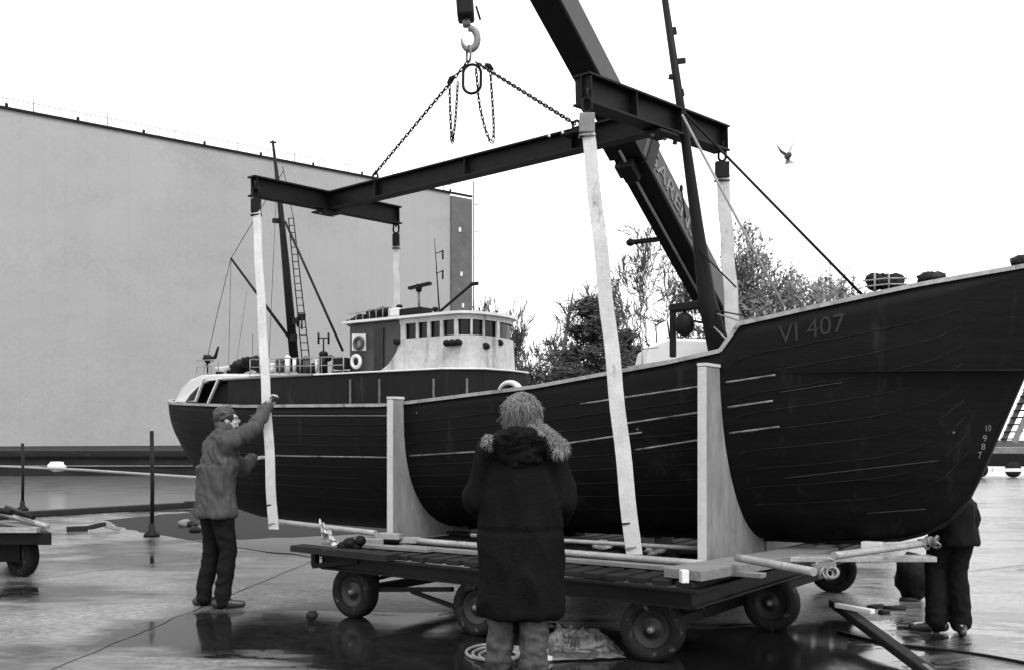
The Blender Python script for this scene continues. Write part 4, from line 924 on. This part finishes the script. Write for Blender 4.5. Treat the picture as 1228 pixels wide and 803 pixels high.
g = MB(); g.bar(P(378, 662, 8.5), P(378, 678, 8.5), .05, .05, CW); g.bar(P(376, 678, 8.5), P(430, 672, 8.25), .04, .04); put('towing_eye', g, M['black'], tr)
tr.children[-2]['label'] = 'plank jutting out at the left end'; tr.children[-2].name = 'deck_plank'
for q in (-2.4, -.6):
    pass
# keel blocks
for s in (-5.2, -2.2, -1.0, .55):
    z1 = hK(s) - .036
    if TS0 < s < TS1:
        g = MB(); g.box(W(s, 0, (DZ + z1) / 2), (.2, .35, z1 - DZ), Matrix.Rotation(SA, 3, 'Z')); o = put('keel_block', g, M['timber'], bevel=.006); label(o, 'wooden block wedged under the keel on the trolley deck', 'block', 'blocks under the keel')
# things lying on the trolley deck
def pipe_thing(p0, p1, r, lab, m_=M['pipe'], name='steel_pipe'):
    g = MB(); d = (p1 - p0).normalized(); N = 8; g.tube([p0.lerp(p1, i / N) for i in range(N + 1)], r, 12); a, b = p0, p1
    o = put(name, g, m_); label(o, lab, 'pipe'); return o
pipe_thing(W(-4.55, -1.2, DZ + .11), W(-3.22, -1.2, DZ + .07), .028, 'pale pipe whose end juts past the left end of the trolley')
pipe_thing(W(-2.95, -1.2, DZ + .03), W(.25, -1.2, DZ + .03), .028, 'long pale pipe along the trolley deck beside the pale strap')
pipe_thing(W(-2.3, -.95, DZ + .085), W(-.2, -.75, DZ + .085), .018, 'thinner pipe lying behind the long pale pipe on the deck')
def bundle(p0, p1, r, lab, n_=1):
    return pipe_thing(p0, p1, r, lab)
# right hand end: boards, couplings and pipes
slab('wooden_board', (gp(818, 688, DZ + .04), gp(985, 660, DZ + .04)), .3, .07, M['timber'], 'wide grey board lying across the near right corner of the trolley', 'board')
g = MB(); q = gp(819, 690, DZ + .04); g.bar(q - V((.02, .02, .0)), q + V((.03, -.012, 0)), .06, .085); o = put('end_block', g, M['white2'], bevel=.006); label(o, 'small white block at the near corner of the trolley deck', 'block')
p2 = pipe_thing(gp(884, 668, DZ + .13), gp(976, 685, DZ + .13), .027, 'stout pale pipe ending at the couplings on the right of the trolley')
p3 = pipe_thing(gp(1000, 666, DZ + .16), gp(1108, 651, DZ + .16), .027, 'stout pipe pointing right beneath the bow toward the hidden person')
slab('wooden_board', (W(.38, -.75, DZ + .05), W(1.35, -.05, DZ + .05)), .14, .04, M['pipe'], 'pale narrow board jutting out under the forefoot', 'board')
g = MB(); g.box(W(.93, -.12, DZ + .11), (.15, .1, .09), Matrix.Rotation(SA, 3, 'Z')); o = put('white_box', g, M['white2'], bevel=.005); label(o, 'small white box below the keel at the bow', 'box')
def coupling(c, lab, s_=1):
    g = MB(); random.seed(int(c.x * 100)); 
    for i in range(5):
        q = c + V((random.uniform(-.06, .06), random.uniform(-.05, .05), random.uniform(-.03, .03))) * s_; g.torus(q, V((random.uniform(-1, 1), random.uniform(-1, 1), .3)), .035 * s_, .011 * s_, 12, 6)
    g.bar(c - V((.07, 0, .0)) * s_, c + V((.07, 0, .02)) * s_, .05 * s_, .05 * s_); o = put('pipe_coupling', g, M['steel']); label(o, lab, 'coupling'); return o
coupling(gp(988, 681, DZ + .13), 'knobbly grey coupling between the two stout pipes'); coupling(gp(1112, 650, DZ + .17), 'grey coupling on the pipe end by the dark legs', .9)
slab('steel_bar', (gp(1003, 725, .22), gp(1047, 733, .22)), .05, .035, M['white2'], 'short white bar sticking out under the trolley on the right', 'bar')
g = MB(); a, b = gp(1000, 722, .2), gp(1122, 812, .03); g.bar(a, b, .09, .06); o = put('drawbar', g, M['timber_d'], bevel=.01); label(o, 'dark drawbar slanting from the trolley to the right foreground', 'drawbar')
g = MB(); g.bar(gp(1075, 772, .09), gp(1128, 812, .055), .03, .02); o = put('metal_strip', g, M['steel']); label(o, 'thin bright metal strip lying along the drawbar end', 'strip')
# crumpled pale cloth at the trolley's left end
g = MB(); rows = []; random.seed(2)
base = P(396, 640, 8.6)
for i in range(14):
    row = []
    for j in range(12):
        u, v = i / 13, j / 11
        q = P(383 + 4 * u + (22 - 8 * u) * (v ** 1.0) * 0 + v * 22 * (1 - .75 * (1 - u)) , 621 + (1 - u) * 0 + u * 26 + v * 9 * (1), 8.6)
        q += V((0, .12 * noise.noise(V((i * .35, j * .35, 1))), .03 * noise.noise(V((i * .4, j * .4, 9))))); row.append(q)
    rows.append(row)
g.grid(rows); o = put('crumpled_cloth', g, M['cloth'], solid=.006); label(o, 'crumpled white cloth perched at the left end of the trolley', 'cloth')
g = MB()
for x, y, r in ((419, 652, .06), (428, 655, .045), (432, 648, .05), (411, 655, .05)): g.ell(P(x, y, 8.4), (r, r, r * .9), fn=lambda d: 1 + .25 * noise.noise(d * 3 + V((x, 0, 0))), n=12, m=8)
o = put('dark_fender', g, M['tarp']); label(o, 'lumpy dark fender bundle on the trolley beside the white cloth', 'fender')
g = MB()
for i in range(3): g.box(W(-3.02 + i * .12, -1.5 + i * .14, DZ + .035 + .04 * (i == 1)), (.28 - i * .05, .09, .05), Matrix.Rotation(SA + .3 * i, 3, 'Z'))
o = put('timber_offcuts', g, M['pipe'], bevel=.004); label(o, 'pale timber offcuts lying on the left part of the deck', 'timber')
random.seed(12)
for i in range(5):
    s = -1.2 + i * .28; c = W(s, -.55 + random.uniform(-.1, .1), DZ + .035); g = MB(); sd_ = V((i * 5, 1, 0)); g.ell(c, (.13, .08, .04), Matrix.Rotation(random.uniform(0, 3), 3, 'Z'), fn=lambda d: 1 + .5 * noise.noise(d * 2.5 + sd_), n=12, m=7)
    o = put('rag', g, M['cloth'] if i % 2 == 0 else M['tarp']); label(o, 'crumpled %s rag on the deck between pale strap and right cradle' % ('pale' if i % 2 == 0 else 'dark'), 'rag', 'rags on the trolley deck')

# ================================================================== LEFT CART
ct = thing('flat_cart', V((P(5, 690, 10.6).x, 10.9, 0)), 'dark flat cart cut by the left edge of the picture', 'cart')
def cp(px, py, D): return P(px, py, D)
g = MB(); a, b, c, d = P(-130, 641, 10.6), P(62, 640, 10.6), P(40, 627, 12.0), P(-130, 627, 12.0); zt = a.z
for q in (a, b, c, d): q.z = .5
g.prism([a, b, c, d], V((0, 0, -.13))); put('bed', g, M['black'], ct, bevel=.008)
g = MB(); g.bar(V((a.x, a.y - .02, .53)), V((P(47, 0, 10.6).x, b.y - .02, .53)), .08, .05); put('edge_board', g, M['pipe'], ct)
for x, D in ((27, 10.9), (-60, 10.9), (20, 11.8), (-66, 11.8)):
    c = P(x, 0, D); c.z = .23; g = MB(); ax = V((.55, .83, 0)); g.lathe(c, ax, [(-.05, .13), (-.075, .16), (-.07, .21), (-.05, .23), (.05, .23), (.07, .21), (.075, .16), (.05, .13)], 30, close=True); wq = put('wheel', g, M['rubber'], ct)
    g = MB(); g.lathe(c, ax, [(-.03, .001), (-.03, .13), (.03, .13), (.03, .001)], 20); put('rim', g, M['rim'], wq)
g = MB(); g.bar(P(-60, 0, 10.9).xy.to_3d() + V((0, 0, .26)), P(27, 0, 10.9).xy.to_3d() + V((0, 0, .26)), .12, .2); put('chassis', g, M['black'], ct)
for (x0, y0, x1, y1, r, m_, lab) in ((-10, 612, 58, 631, .03, 'pipe', 'pale round pole lying highest across the flat cart'), (8, 608, 40, 620, .028, 'black', 'dark pole lying behind the pale one on the flat cart'), (-40, 622, 50, 634, .022, 'timber', 'grey pole lying nearest the edge of the flat cart'), (-30, 606, 14, 614, .035, 'black', 'short dark pole end at the left picture edge on the cart')):
    g = MB(); D0, D1 = 11.3, 10.75; p0, p1 = P(x0, y0, D0), P(x1, y1, D1); p1.z = max(p1.z, .5 + r); p0.z = max(p0.z, .5 + r); g.tube([p0, p0.lerp(p1, .5), p1], [r, r * .95, r * .9], 10); o = put('wooden_pole', g, M[m_]); label(o, lab, 'pole')

# ================================================================== FOREGROUND CLUTTER
g = MB()
for k in range(3):
    c = gp(592 + k * 3, 781 + k * 2, .012 + .012 * k); pts = [c + V((math.cos(a) * (.19 - .03 * k), math.sin(a) * (.26 - .04 * k), 0)) for a in [2 * PI * i / 40 for i in range(41)]]; g.tube(pts, .011, 8)
pts = [gp(620, 775, .012), gp(660, 783, .012), gp(700, 786, .012)]; g.tube(ropepts(pts), .011, 8)
o = put('coiled_hose', g, M['pipe']); label(o, 'pale hose coiled on the wet ground at the woman\'s feet', 'hose')
# plastic-wrapped roll beside the trolley's near wheel
g = MB(); rows = []
for i in range(46):
    row = []
    for j in range(34):
        u, v = i / 45, j / 33; q = gp(658, 793).lerp(gp(752, 790), u) + V((-.05, .62, 0)) * v
        e = min(u, 1 - u, v, 1 - v) * 5; e = min(1, e); cr_ = 1 - 2 * abs(noise.noise(V((u * 4, v * 4, 2)))); c2 = 1 - 2 * abs(noise.noise(V((u * 10, v * 9, 5))))
        q += V((.05 * noise.noise(V((u * 5, v * 5, 8))), .05 * noise.noise(V((u * 5, v * 5, 18))), .012 + e * (.035 + .085 * max(0, cr_) + .035 * c2) * (1.25 - .6 * u))); q.z = max(q.z, .008); row.append(q)
    rows.append(row)
g.grid(rows, smooth=False); o = put('plastic_sheet', g, M['plastic']); label(o, 'crumpled shiny plastic sheet on the ground under the near side of the trolley', 'plastic sheet')
random.seed(77)
for i in range(4):
    g = MB(); q = gp(random.uniform(652, 672), random.uniform(772, 797)); sd_ = V((i * 3, 2, 0)); g.ell(q + V((0, 0, .02)), (.045, .035, .02), Matrix.Rotation(i, 3, 'Z'), fn=lambda d: 1 + .6 * noise.noise(d * 3 + sd_), n=12, m=7); o = put('plastic_scrap', g, M['cloth']); label(o, 'crumpled scrap of pale plastic on the ground beside the plastic sheet', 'scrap', 'plastic scraps by the sheet')
label(put('puddle', patch([(818, 812), (822, 776), (845, 757), (900, 750), (940, 756), (952, 768), (958, 812)], .004), mat('oily_water', .006, .06, .2, 5, 30, .02, spec=.35)), kind='structure')
g = MB(); g.tube(ropepts([gp(1005, 757, .01), gp(1060, 770, .01), gp(1120, 777, .01), gp(1180, 785, .01), gp(1260, 800, .01)]), .011, 6); o = put('cable', g, M['black']); label(o, 'thin black cable running over the bright wet ground at lower right', 'cable')
g = MB(); c = gp(374, 744); g.ell(c + V((0, 0, .045)), (.05, .045, .04), fn=lambda d: 1 + .3 * noise.noise(d * 2.2)); o = put('stone', g, M['timber_d']); label(o, 'single dark stone on the wet ground left of the front wheel', 'stone')
g = MB(); q = gp(1095, 718); g.ell(q + V((0, 0, .2)), (.16, .14, .23), fn=lambda d: 1 + .22 * noise.noise(d * 2.5)); o = put('canvas_sack', g, M['tarp']); label(o, 'dark lumpy sack standing under the bow left of the hidden person', 'sack')
random.seed(9)
for i in range(7):
    g = MB(); q = gp(random.uniform(1010, 1100), random.uniform(718, 745)); sd_ = V((i * 3, 8, 0)); g.ell(q + V((0, 0, .012)), (.09, .05, .02), Matrix.Rotation(i, 3, 'Z'), fn=lambda d: 1 + .6 * noise.noise(d * 3 + sd_), n=10, m=6); o = put('debris', g, M['timber_d']); label(o, 'flat dark scrap of debris on wet ground below the bow', 'debris', 'debris below the bow')

# ================================================================== PEOPLE
def Rf(f, u=V((0, 0, 1))):                                # columns: right, forward, up
    f = V(f).normalized(); r = f.cross(V(u)).normalized(); uu = r.cross(f); return Matrix((r, f, uu)).transposed()
def hand(mb, wrist, d, n, side, curl=.5, k=1.):
    d, n = V(d).normalized(), V(n).normalized(); n = (n - d * n.dot(d)).normalized(); a = d.cross(n).normalized() * side
    mb.cap(wrist, wrist + d * .03 * k, .024 * k, .026 * k); R = Matrix((a, d, n)).transposed()
    mb.ell(wrist + d * .055 * k, (.04 * k, .05 * k, .018 * k), R)
    for i, (off, L) in enumerate(((-.03, .062), (-.01, .075), (.011, .082), (.031, .074))):
        p = wrist + d * .085 * k + a * off * k; dd = d.copy()
        for j, f_ in enumerate((.5, .3, .22)):
            dd = (Matrix.Rotation(0, 3, 'X') @ dd); dd = (dd * math.cos(curl * (.5 if j == 0 else 1)) + n * math.sin(curl * (.5 if j == 0 else 1))); dd.normalize(); n2 = n - dd * n.dot(dd)
            q = p + dd * L * f_ * k * 1.05; mb.cap(p, q, (.0105 - .001 * j) * k, (.0098 - .001 * j) * k, 10); p = q
            n = (n - dd * n.dot(dd)).normalized() if (n - dd * n.dot(dd)).length > .1 else n
        n = R @ V((0, 0, 1))
    p = wrist + d * .025 * k + a * .03 * k; q = p + (d * .6 + a * .7 + n * .25).normalized() * .038 * k; r = q + (d * .8 + a * .15 + n * .5).normalized() * .032 * k
    mb.cap(p, q, .014 * k, .012 * k, 10); mb.cap(q, r, .0115 * k, .0095 * k, 10)
def head(mb, c, f, k=1.):                                 # c: centre of the skull, f: face direction
    R = Rf(f)
    E = lambda o, r: mb.ell(c + R @ (V(o) * k), tuple(x * k for x in r), R, 18, 12)
    E((0, -.012, .02), (.075, .092, .092)); E((0, .022, -.045), (.056, .066, .07)); E((0, .045, -.088), (.03, .028, .024))
    E((0, .09, -.022), (.013, .02, .018)); E((0, .086, -.005), (.009, .014, .026)); E((0, .068, .022), (.05, .02, .014)); E((.036, .06, -.03), (.02, .018, .016)); E((-.036, .06, -.03), (.02, .018, .016))
    E((0, .079, -.055), (.022, .01, .006)); E((0, .078, -.066), (.019, .01, .006))
    for s_ in (-1, 1): E((s_ * .078, -.008, -.008), (.008, .018, .03)); E((s_ * .028, .071, .003), (.012, .01, .009))
def body_mesh(J, fdir, faced, k=1.):
    R = Rf(fdir); r = R @ V((1, 0, 0)); m_ = MB()
    m_.ell(J['pelvis'], (.155, .105, .12), R); m_.ell(J['chest'], (.165, .11, .2), R); m_.cap(J['pelvis'], J['chest'], .125, .14); m_.cap(J['chest'] + V((0, 0, .15)), J['head'] - V((0, 0, .06)), .075, .055)
    m_.cap(J['sL'], J['sR'], .065, .065)
    for s_ in 'LR':
        m_.cap(J['chest'] + V((0, 0, .12)), J['s' + s_], .08, .065); m_.cap(J['s' + s_], J['e' + s_], .052, .04); m_.cap(J['e' + s_], J['w' + s_], .039, .026)
        m_.cap(J['h' + s_], J['k' + s_], .085, .055); m_.cap(J['k' + s_], J['a' + s_], .054, .037); m_.cap(J['a' + s_] - V((0, 0, .03)), J['t' + s_], .036, .03)
    head(m_, J['head'], faced); return m_
EYES = mat('eye', .03, .2, .1, 4, 20, 0)
def folds(amp, sc=6, st=(1, 1, .45), seed=0):
    def fn(co, n_): 
        q = V((co.x * st[0], co.y * st[1], co.z * st[2])) * sc + V((seed, 0, 0)); return amp * (1 - 2.2 * abs(noise.noise(q))) + amp * .45 * noise.noise(q * 3.1)
    return fn
def shoes(mb, J, R, up=.0):
    for s_ in 'LR':
        a, t = J['a' + s_], J['t' + s_]; d = (t - a); d.z = 0; d.normalize(); b = V((a.x, a.y, 0))
        mb.cap(b - d * .05 + V((0, 0, .045)), b + d * .06 + V((0, 0, .045)), .042, .044); mb.cap(b + d * .05 + V((0, 0, .04)), b + d * .175 + V((0, 0, .032)), .044, .03); mb.cap(b + V((0, 0, .05)), a + V((0, 0, .05)), .045, .047)

def make_person(lab, J, fdir, faced, base, hands, top, trous, hair, **kw):
    t = thing('person', base, lab, 'person'); m_ = body_mesh(J, fdir, faced)
    for h in hands: hand(m_, *h)
    put('body', None, M['skin'], t, mesh=remesh(m_, .0065, 2))
    return t
# --- the man reaching for the strap
f = V((.74, .67, 0)).normalized(); r = V((f.y, -f.x, 0)); U = V((0, 0, 1))
hp_ = V((-2.655, 8.97, .93)); ch = V((-2.62, 8.99, 1.3)); J = {}
J['pelvis'] = hp_; J['chest'] = ch; J['head'] = V((-2.572, 9.06, 1.665))
J['sR'] = ch + r * .18 + U * .17; J['sL'] = ch - r * .18 + U * .14 + f * .02
J['eR'] = P(304, 514, 9.2); J['wR'] = P(320, 487, 9.38)
J['eL'] = P(291, 562, 9.42); J['wL'] = P(303, 550, 9.55)
J['hR'] = hp_ + r * .09 - U * .03; J['hL'] = hp_ - r * .09 - U * .03
def gpt(px, py, z=0): return gp(px, py, z)
aR, aL = gp(266, 729), gp(243, 726); J['aR'] = V((aR.x, aR.y, .09)); J['aL'] = V((aL.x, aL.y, .09))
J['kR'] = J['hR'].lerp(J['aR'], .48) + f * .05 + V((.02, 0, 0)); J['kL'] = J['hL'].lerp(J['aL'], .5) + f * .05
J['tR'] = J['aR'] + V((.9, .2, 0)) * .16 - U * .055; J['tL'] = J['aL'] + V((.75, .4, 0)) * .14 - U * .055
wdir = (P(324, 474, 9.47) - J['wR'])
man = make_person('man in a light jacket and dark trousers reaching up to the stern strap', J, f, V((.93, .2, .12)), (hp_.x, hp_.y, 0),
    [(J['wR'], V((.35, .25, .9)), V((.9, -.2, -.3)), 1, .85), (J['wL'], V((.8, .3, .15)), V((0, .3, -.95)), 1, .35)], None, None, None)
R = Rf(f); g = MB()
g.ell(ch + U * .0, (.2, .14, .25), R); g.cap(hp_ + U * .1, ch, .14, .16); g.cap(J['sL'], J['sR'], .085, .09)
rows = []
for z_, a_, b_ in ((.80, .215, .165), (.82, .218, .168), (.95, .2, .15), (1.1, .195, .145), (1.25, .195, .145)): rows.append([V((hp_.x, hp_.y, z_)) + (ch - hp_) * ((z_ - .93) / .37 if z_ > .93 else 0) * V((1, 1, 0)) .length * 0 + R @ V((math.cos(t) * a_, math.sin(t) * b_, 0)) for t in [2 * PI * i / 40 for i in range(40)]])
g.grid(rows, closed=True); g.add(rows[0], [list(range(40))]); g.add(rows[-1], [list(range(40))]); g.cap(ch + U * .17, ch + U * .27 + f * .03, .1, .075)
for s_ in 'LR': g.cap(J['s' + s_], J['e' + s_], .083, .068); g.cap(J['e' + s_], J['w' + s_], .066, .05); g.cap(ch, J['s' + s_], .15, .085)
fl = MB(); cut = J['pelvis'].z - .13
def jd(co, n_):
    q = V((co.x * 9, co.y * 9, co.z * 4.5 + (co.x + co.y) * 6)); k = .013 * (1 - 2.6 * abs(noise.noise(q * .8))) + .011 * (1 - 3 * abs(noise.noise(q * 1.7 + V((4, 4, 4))))); return max(-.01, k)
put('jacket', None, M['jacket'], man, mesh=remesh(g, .011, 3, jd))
g = MB(); pts = [J['head'] + V((-.03, -.02, -.13)) + R @ V((math.cos(a) * .085, math.sin(a) * .08, .02 * math.sin(a))) for a in [2 * PI * i / 24 for i in range(25)]]; g.tube(pts, .028, 8, caps=False); put('collar', g, M['jacket'], man)
g = MB(); g.ell(hp_ - U * .02, (.165, .12, .13), R)
for s_ in 'LR': g.cap(J['h' + s_], J['k' + s_], .1, .073); g.cap(J['k' + s_], J['a' + s_] - U * .02, .071, .064)
put('trousers', None, M['jeans'], man, mesh=remesh(g, .011, 3, folds(.012, 7, (1, 1, 1.3), 3)))
g = MB(); shoes(g, J, R); put('shoes', None, M['leather'], man, mesh=remesh(g, .009, 3))
g = MB(); RH = Rf(V((.93, .2, .12))); hc = J['head']
g.ell(hc + RH @ V((0, -.028, .038)), (.088, .098, .092), RH); g.ell(hc + RH @ V((0, -.07, -.03)), (.07, .045, .07), RH)
put('hair', None, M['hair_d'], man, mesh=remesh(g, .008, 2, folds(.01, 22, (1, 1, 1), 1)))
g = MB()
for s_ in (-1, 1): g.torus(hc + RH @ V((s_ * .034, .096, .006)), RH @ V((0, 1, 0)), .021, .0028, 18, 5); g.tube([hc + RH @ V((s_ * .055, .095, .008)), hc + RH @ V((s_ * .083, .0, .008))], .0025, 5)
g.tube([hc + RH @ V((-.013, .1, .008)), hc + RH @ V((.013, .1, .008))], .0025, 5); put('glasses', g, M['black'], man)

# --- the woman in the parka, seen from behind
X0, Y0 = .055, 6.22; f = V((.06, 1, 0)).normalized(); r = V((f.y, -f.x, 0)); J = {}
hp_ = V((X0, Y0, .93)); ch = V((X0, Y0 + .02, 1.26)); J['pelvis'] = hp_; J['chest'] = ch; J['head'] = V((X0 + .005, Y0 + .04, 1.645))
J['sR'] = ch + r * .17 + U * .15; J['sL'] = ch - r * .17 + U * .15
J['eR'] = ch + r * .255 + V((0, .03, -.15)); J['eL'] = ch - r * .265 + V((0, .03, -.14)); J['wR'] = hp_ + r * .22 + V((0, .2, .06)); J['wL'] = hp_ - r * .2 + V((0, .2, .08))
J['hR'] = hp_ + r * .09; J['hL'] = hp_ - r * .09
aL, aR = gp(598, 815), gp(640, 818); J['aL'] = V((aL.x, aL.y, .09)); J['aR'] = V((aR.x, aR.y, .09)); J['kR'] = J['hR'].lerp(J['aR'], .5) + f * .02; J['kL'] = J['hL'].lerp(J['aL'], .5) + f * .02
J['tR'] = J['aR'] + f * .16 + r * .03 - U * .055; J['tL'] = J['aL'] + f * .16 - r * .03 - U * .055
wom = make_person('fair haired woman seen from behind in a long black parka', J, f, V((.1, 1, .02)), (X0, Y0, 0),
    [(J['wR'], V((-.3, .9, 0)), V((-.5, 0, -.8)), 1, .6), (J['wL'], V((.3, .9, 0)), V((.5, 0, -.8)), -1, .6)], None, None, None)
R = Rf(f); g = MB(); N = 44; rows = []
prof = [(.405, .25, .2), (.43, .256, .205), (.6, .252, .198), (.8, .254, .19), (.95, .25, .185), (1.1, .25, .18), (1.25, .235, .17), (1.36, .205, .155), (1.44, .16, .13), (1.5, .1, .1)]
for z, a, b in prof: rows.append([V((X0, Y0 + .02, z)) + R @ V((math.cos(t) * a, math.sin(t) * b, 0)) for t in [2 * PI * i / N for i in range(N)]])
g.grid(rows, closed=True); g.add(rows[0], [list(range(N))]); g.add(rows[-1], [list(range(N))])
for s_ in 'LR': g.cap(J['s' + s_], J['e' + s_], .098, .088); g.cap(J['e' + s_], J['w' + s_], .086, .066)
def pd(co, n_):
    q = V((co.x * 5, co.y * 5, co.z * 2.2)); k = .026 * (1 - 2.4 * abs(noise.noise(q))) + .006 * noise.noise(q * 3.3)
    for zz in (.93,): k -= .009 * math.exp(-((co.z - zz) / .02) ** 2)
    return k
pk = put('parka', None, M['parka'], wom, mesh=remesh(g, .012, 3, pd))
g = MB(); hc = J['head']
# hood lying on the back
g.ell(ch + V((0, -.1, .215)), (.175, .11, .085), R); g.ell(ch + V((0, -.15, .16)), (.14, .07, .09), R); g.ell(ch + V((0, -.0, .24)), (.15, .13, .06), R)
put('hood', None, M['fur_d'], wom, mesh=remesh(g, .01, 2, folds(.022, 13, (1, 1, 1.6), 5)))
random.seed(21)
def tufts(cs, n_, L, m_, name, sp):
    g = MB()
    for c, rad in cs:
        for _ in range(n_):
            d = V((random.gauss(0, 1), random.gauss(0, 1), random.gauss(0, 1))).normalized(); p = c + V((d.x * rad[0], d.y * rad[1], d.z * rad[2])); e = (d + V((random.gauss(0, sp), random.gauss(0, sp), random.gauss(0, sp) - .2))).normalized()
            g.tube([p, p + e * L * .6, p + e * L + V((0, 0, -L * .3))], [.0022, .0016, .0003], 3, caps=False)
    put(name, g, m_, wom, recalc=False)
cs = [(P(586, 528, 6.12), (.009, .016, .014))] + [(P(640 + i * 3.4, 506 + i * 3.2 + (1.5 if i % 2 else 0), 6.16 - .008 * i), (.014 + .0022 * i, .024, .012 + .0022 * i)) for i in range(10)]
g = MB()
for c, rr in cs: g.ell(c, tuple(x * .8 for x in rr), n=12, m=8)
put('fur_trim', g, M['fur'], wom); tufts(cs, 170, .05, M['fur'], 'fur_fringe', .5)
dk = [(ch + V((x_ * .16, -.13 - .05 * math.cos(x_ * 1.5), .235 - .06 * abs(x_))), (.05, .05, .045)) for x_ in (-1, -.6, -.2, .2, .6, 1)]
tufts(dk, 260, .034, M['fur_d'], 'hood_fur', .6)
# hair: a cap plus strands
g = MB(); g.ell(hc + V((0, -.015, .02)), (.095, .112, .108), R); g.ell(hc + V((0, -.05, -.05)), (.088, .07, .09), R); put('hair', None, M['hair_f'], wom, mesh=remesh(g, .009, 2, folds(.008, 16, (1, 1, .3), 7)))
g = MB(); random.seed(4)
for _ in range(1500):
    a = random.uniform(-PI, PI); top_ = hc + V((.005, -.02, .128)); out = V((math.cos(a), math.sin(a) * 1.1, 0)); L = random.uniform(.7, 1.15) if math.sin(a) < .3 else .5
    pts = []
    for i in range(7):
        th = i / 6 * 1.9 * L; k = math.sin(min(th, PI / 2)) if th < PI / 2 else 1 - .12 * (th - PI / 2); pts.append(hc + V((0, -.025, .01)) + V((out.x * .102 * k, out.y * .115 * k, .112 * math.cos(th) - (max(0, th - 1.5) * .06))) + V((random.gauss(0, .011), random.gauss(0, .009), random.gauss(0, .008))) * (1 + .5 * i / 6))
    g.tube(pts, [.0027] * 5 + [.0018, .0005], 3, caps=False)
put('hair_strands', g, mat('hair_light', .19, .4, .5, 30, 90, .2), wom, recalc=False)
g = MB()
for s_, wide in (('L', .082), ('R', .088)):
    g.cap(J['h' + s_] - U * .3, J['k' + s_], .09, .075); g.cap(J['k' + s_], J['a' + s_] + U * .03, .076, wide)
put('jeans', None, M['jeans_l'], wom, mesh=remesh(g, .01, 2, folds(.013, 11, (1, 1, 1.4), 9)))
g = MB(); shoes(g, J, R); put('boots', None, M['leather'], wom, mesh=remesh(g, .009, 2))

# --- the person half hidden behind the bow
X0, Y0 = P(1141, 0, 7.75).x, 7.75; f = V((-.8, .25, 0)).normalized(); r = V((f.y, -f.x, 0)); J = {}
hp_ = V((X0 + .03, Y0, .9)); ch = V((X0 - .1, Y0 + .03, 1.2)); J['pelvis'] = hp_; J['chest'] = ch; J['head'] = V((X0 - .3, Y0 + .1, 1.52))
J['sR'] = ch + r * .17 + U * .13; J['sL'] = ch - r * .17 + U * .13
J['eR'] = ch + r * .2 + V((-.12, 0, -.12)); J['eL'] = ch - r * .2 + V((-.14, 0, -.1)); J['wR'] = ch + r * .16 + V((-.3, 0, -.2)); J['wL'] = ch - r * .14 + V((-.32, 0, -.18))
aL, aR = gp(1123, 757), gp(1152, 758); J['aL'] = V((aL.x, aL.y, .09)); J['aR'] = V((aR.x, aR.y, .09)); J['hR'] = hp_ + V((.06, -.03, 0)); J['hL'] = hp_ + V((-.07, .03, 0)); J['kR'] = J['hR'].lerp(J['aR'], .5) + f * .04; J['kL'] = J['hL'].lerp(J['aL'], .5) + f * .04
J['tR'] = J['aR'] + V((-.05, -.14, -.055)); J['tL'] = J['aL'] + f * .16 - U * .055
prs = make_person('person in dark clothes mostly hidden behind the ship\'s bow', J, f, f, (X0, Y0, 0), [(J['wR'], V((-.9, 0, -.3)), V((0, 0, -1)), 1, .6), (J['wL'], V((-.9, .1, -.3)), V((0, 0, -1)), -1, .6)], None, None, None)
R = Rf(f); rows = [[V((hp_.x, hp_.y, z_)) + R @ V((math.cos(t) * a_, math.sin(t) * b_, 0)) for t in [2 * PI * i / 40 for i in range(40)]] for z_, a_, b_ in ((.68, .2, .165), (.7, .205, .17), (.85, .195, .155), (1.0, .185, .145))]
g = MB(); g.grid(rows, closed=True); g.add(rows[0], [list(range(40))]); g.add(rows[-1], [list(range(40))]); g.ell(ch, (.2, .15, .24), R); g.cap(hp_ + U * .04, ch, .14, .16); g.cap(J['sL'], J['sR'], .085, .085)
for s_ in 'LR': g.cap(J['s' + s_], J['e' + s_], .08, .066); g.cap(J['e' + s_], J['w' + s_], .065, .05); g.cap(ch, J['s' + s_], .14, .085)
put('coat', None, M['jeans'], prs, mesh=remesh(g, .012, 3, folds(.014, 7)))
g = MB()
for s_ in 'LR': g.cap(J['h' + s_], J['k' + s_], .11, .074); g.cap(J['k' + s_], J['a' + s_] - U * .01, .072, .078)
put('trousers', None, M['jeans'], prs, mesh=remesh(g, .012, 3, folds(.008, 9, (1, 1, 1.2), 3)))
g = MB(); shoes(g, J, R); put('shoes', None, M['leather'], prs, mesh=remesh(g, .009, 2))
g = MB(); RH = Rf(f); g.ell(J['head'] + RH @ V((0, -.025, .035)), (.086, .098, .092), RH); put('hair', None, M['hair_d'], prs, mesh=remesh(g, .009, 2))

# the bird high over the bow
bd_ = thing('gull', P(945, 188, 30), 'small distant bird flying in the white sky above the bow', 'bird')
g = MB(); c = P(945, 187, 30); g.ell(c, (.1, .25, .1), n=12, m=8); put('body', g, M['bark'], bd_)
for (x, y) in ((931, 172), (953, 167)):
    g = MB(); e = P(x, y, 30); m_ = c.lerp(e, .5) + V((0, .05, -.04)); g.add([c + V((0, -.12, 0)), c + V((0, .15, 0)), m_ + V((0, .14, 0)), e + V((0, .05, 0)), m_ + V((0, -.06, 0))], [(0, 1, 2, 4), (4, 2, 3)]); put('wing', g, M['steel'], bd_, solid=.015)
g = MB(); g.add([c + V((0, .1, -.02)), P(941, 197, 30), P(953, 196, 30)], [(0, 1, 2)]); put('tail', g, M['steel'], bd_, solid=.015)
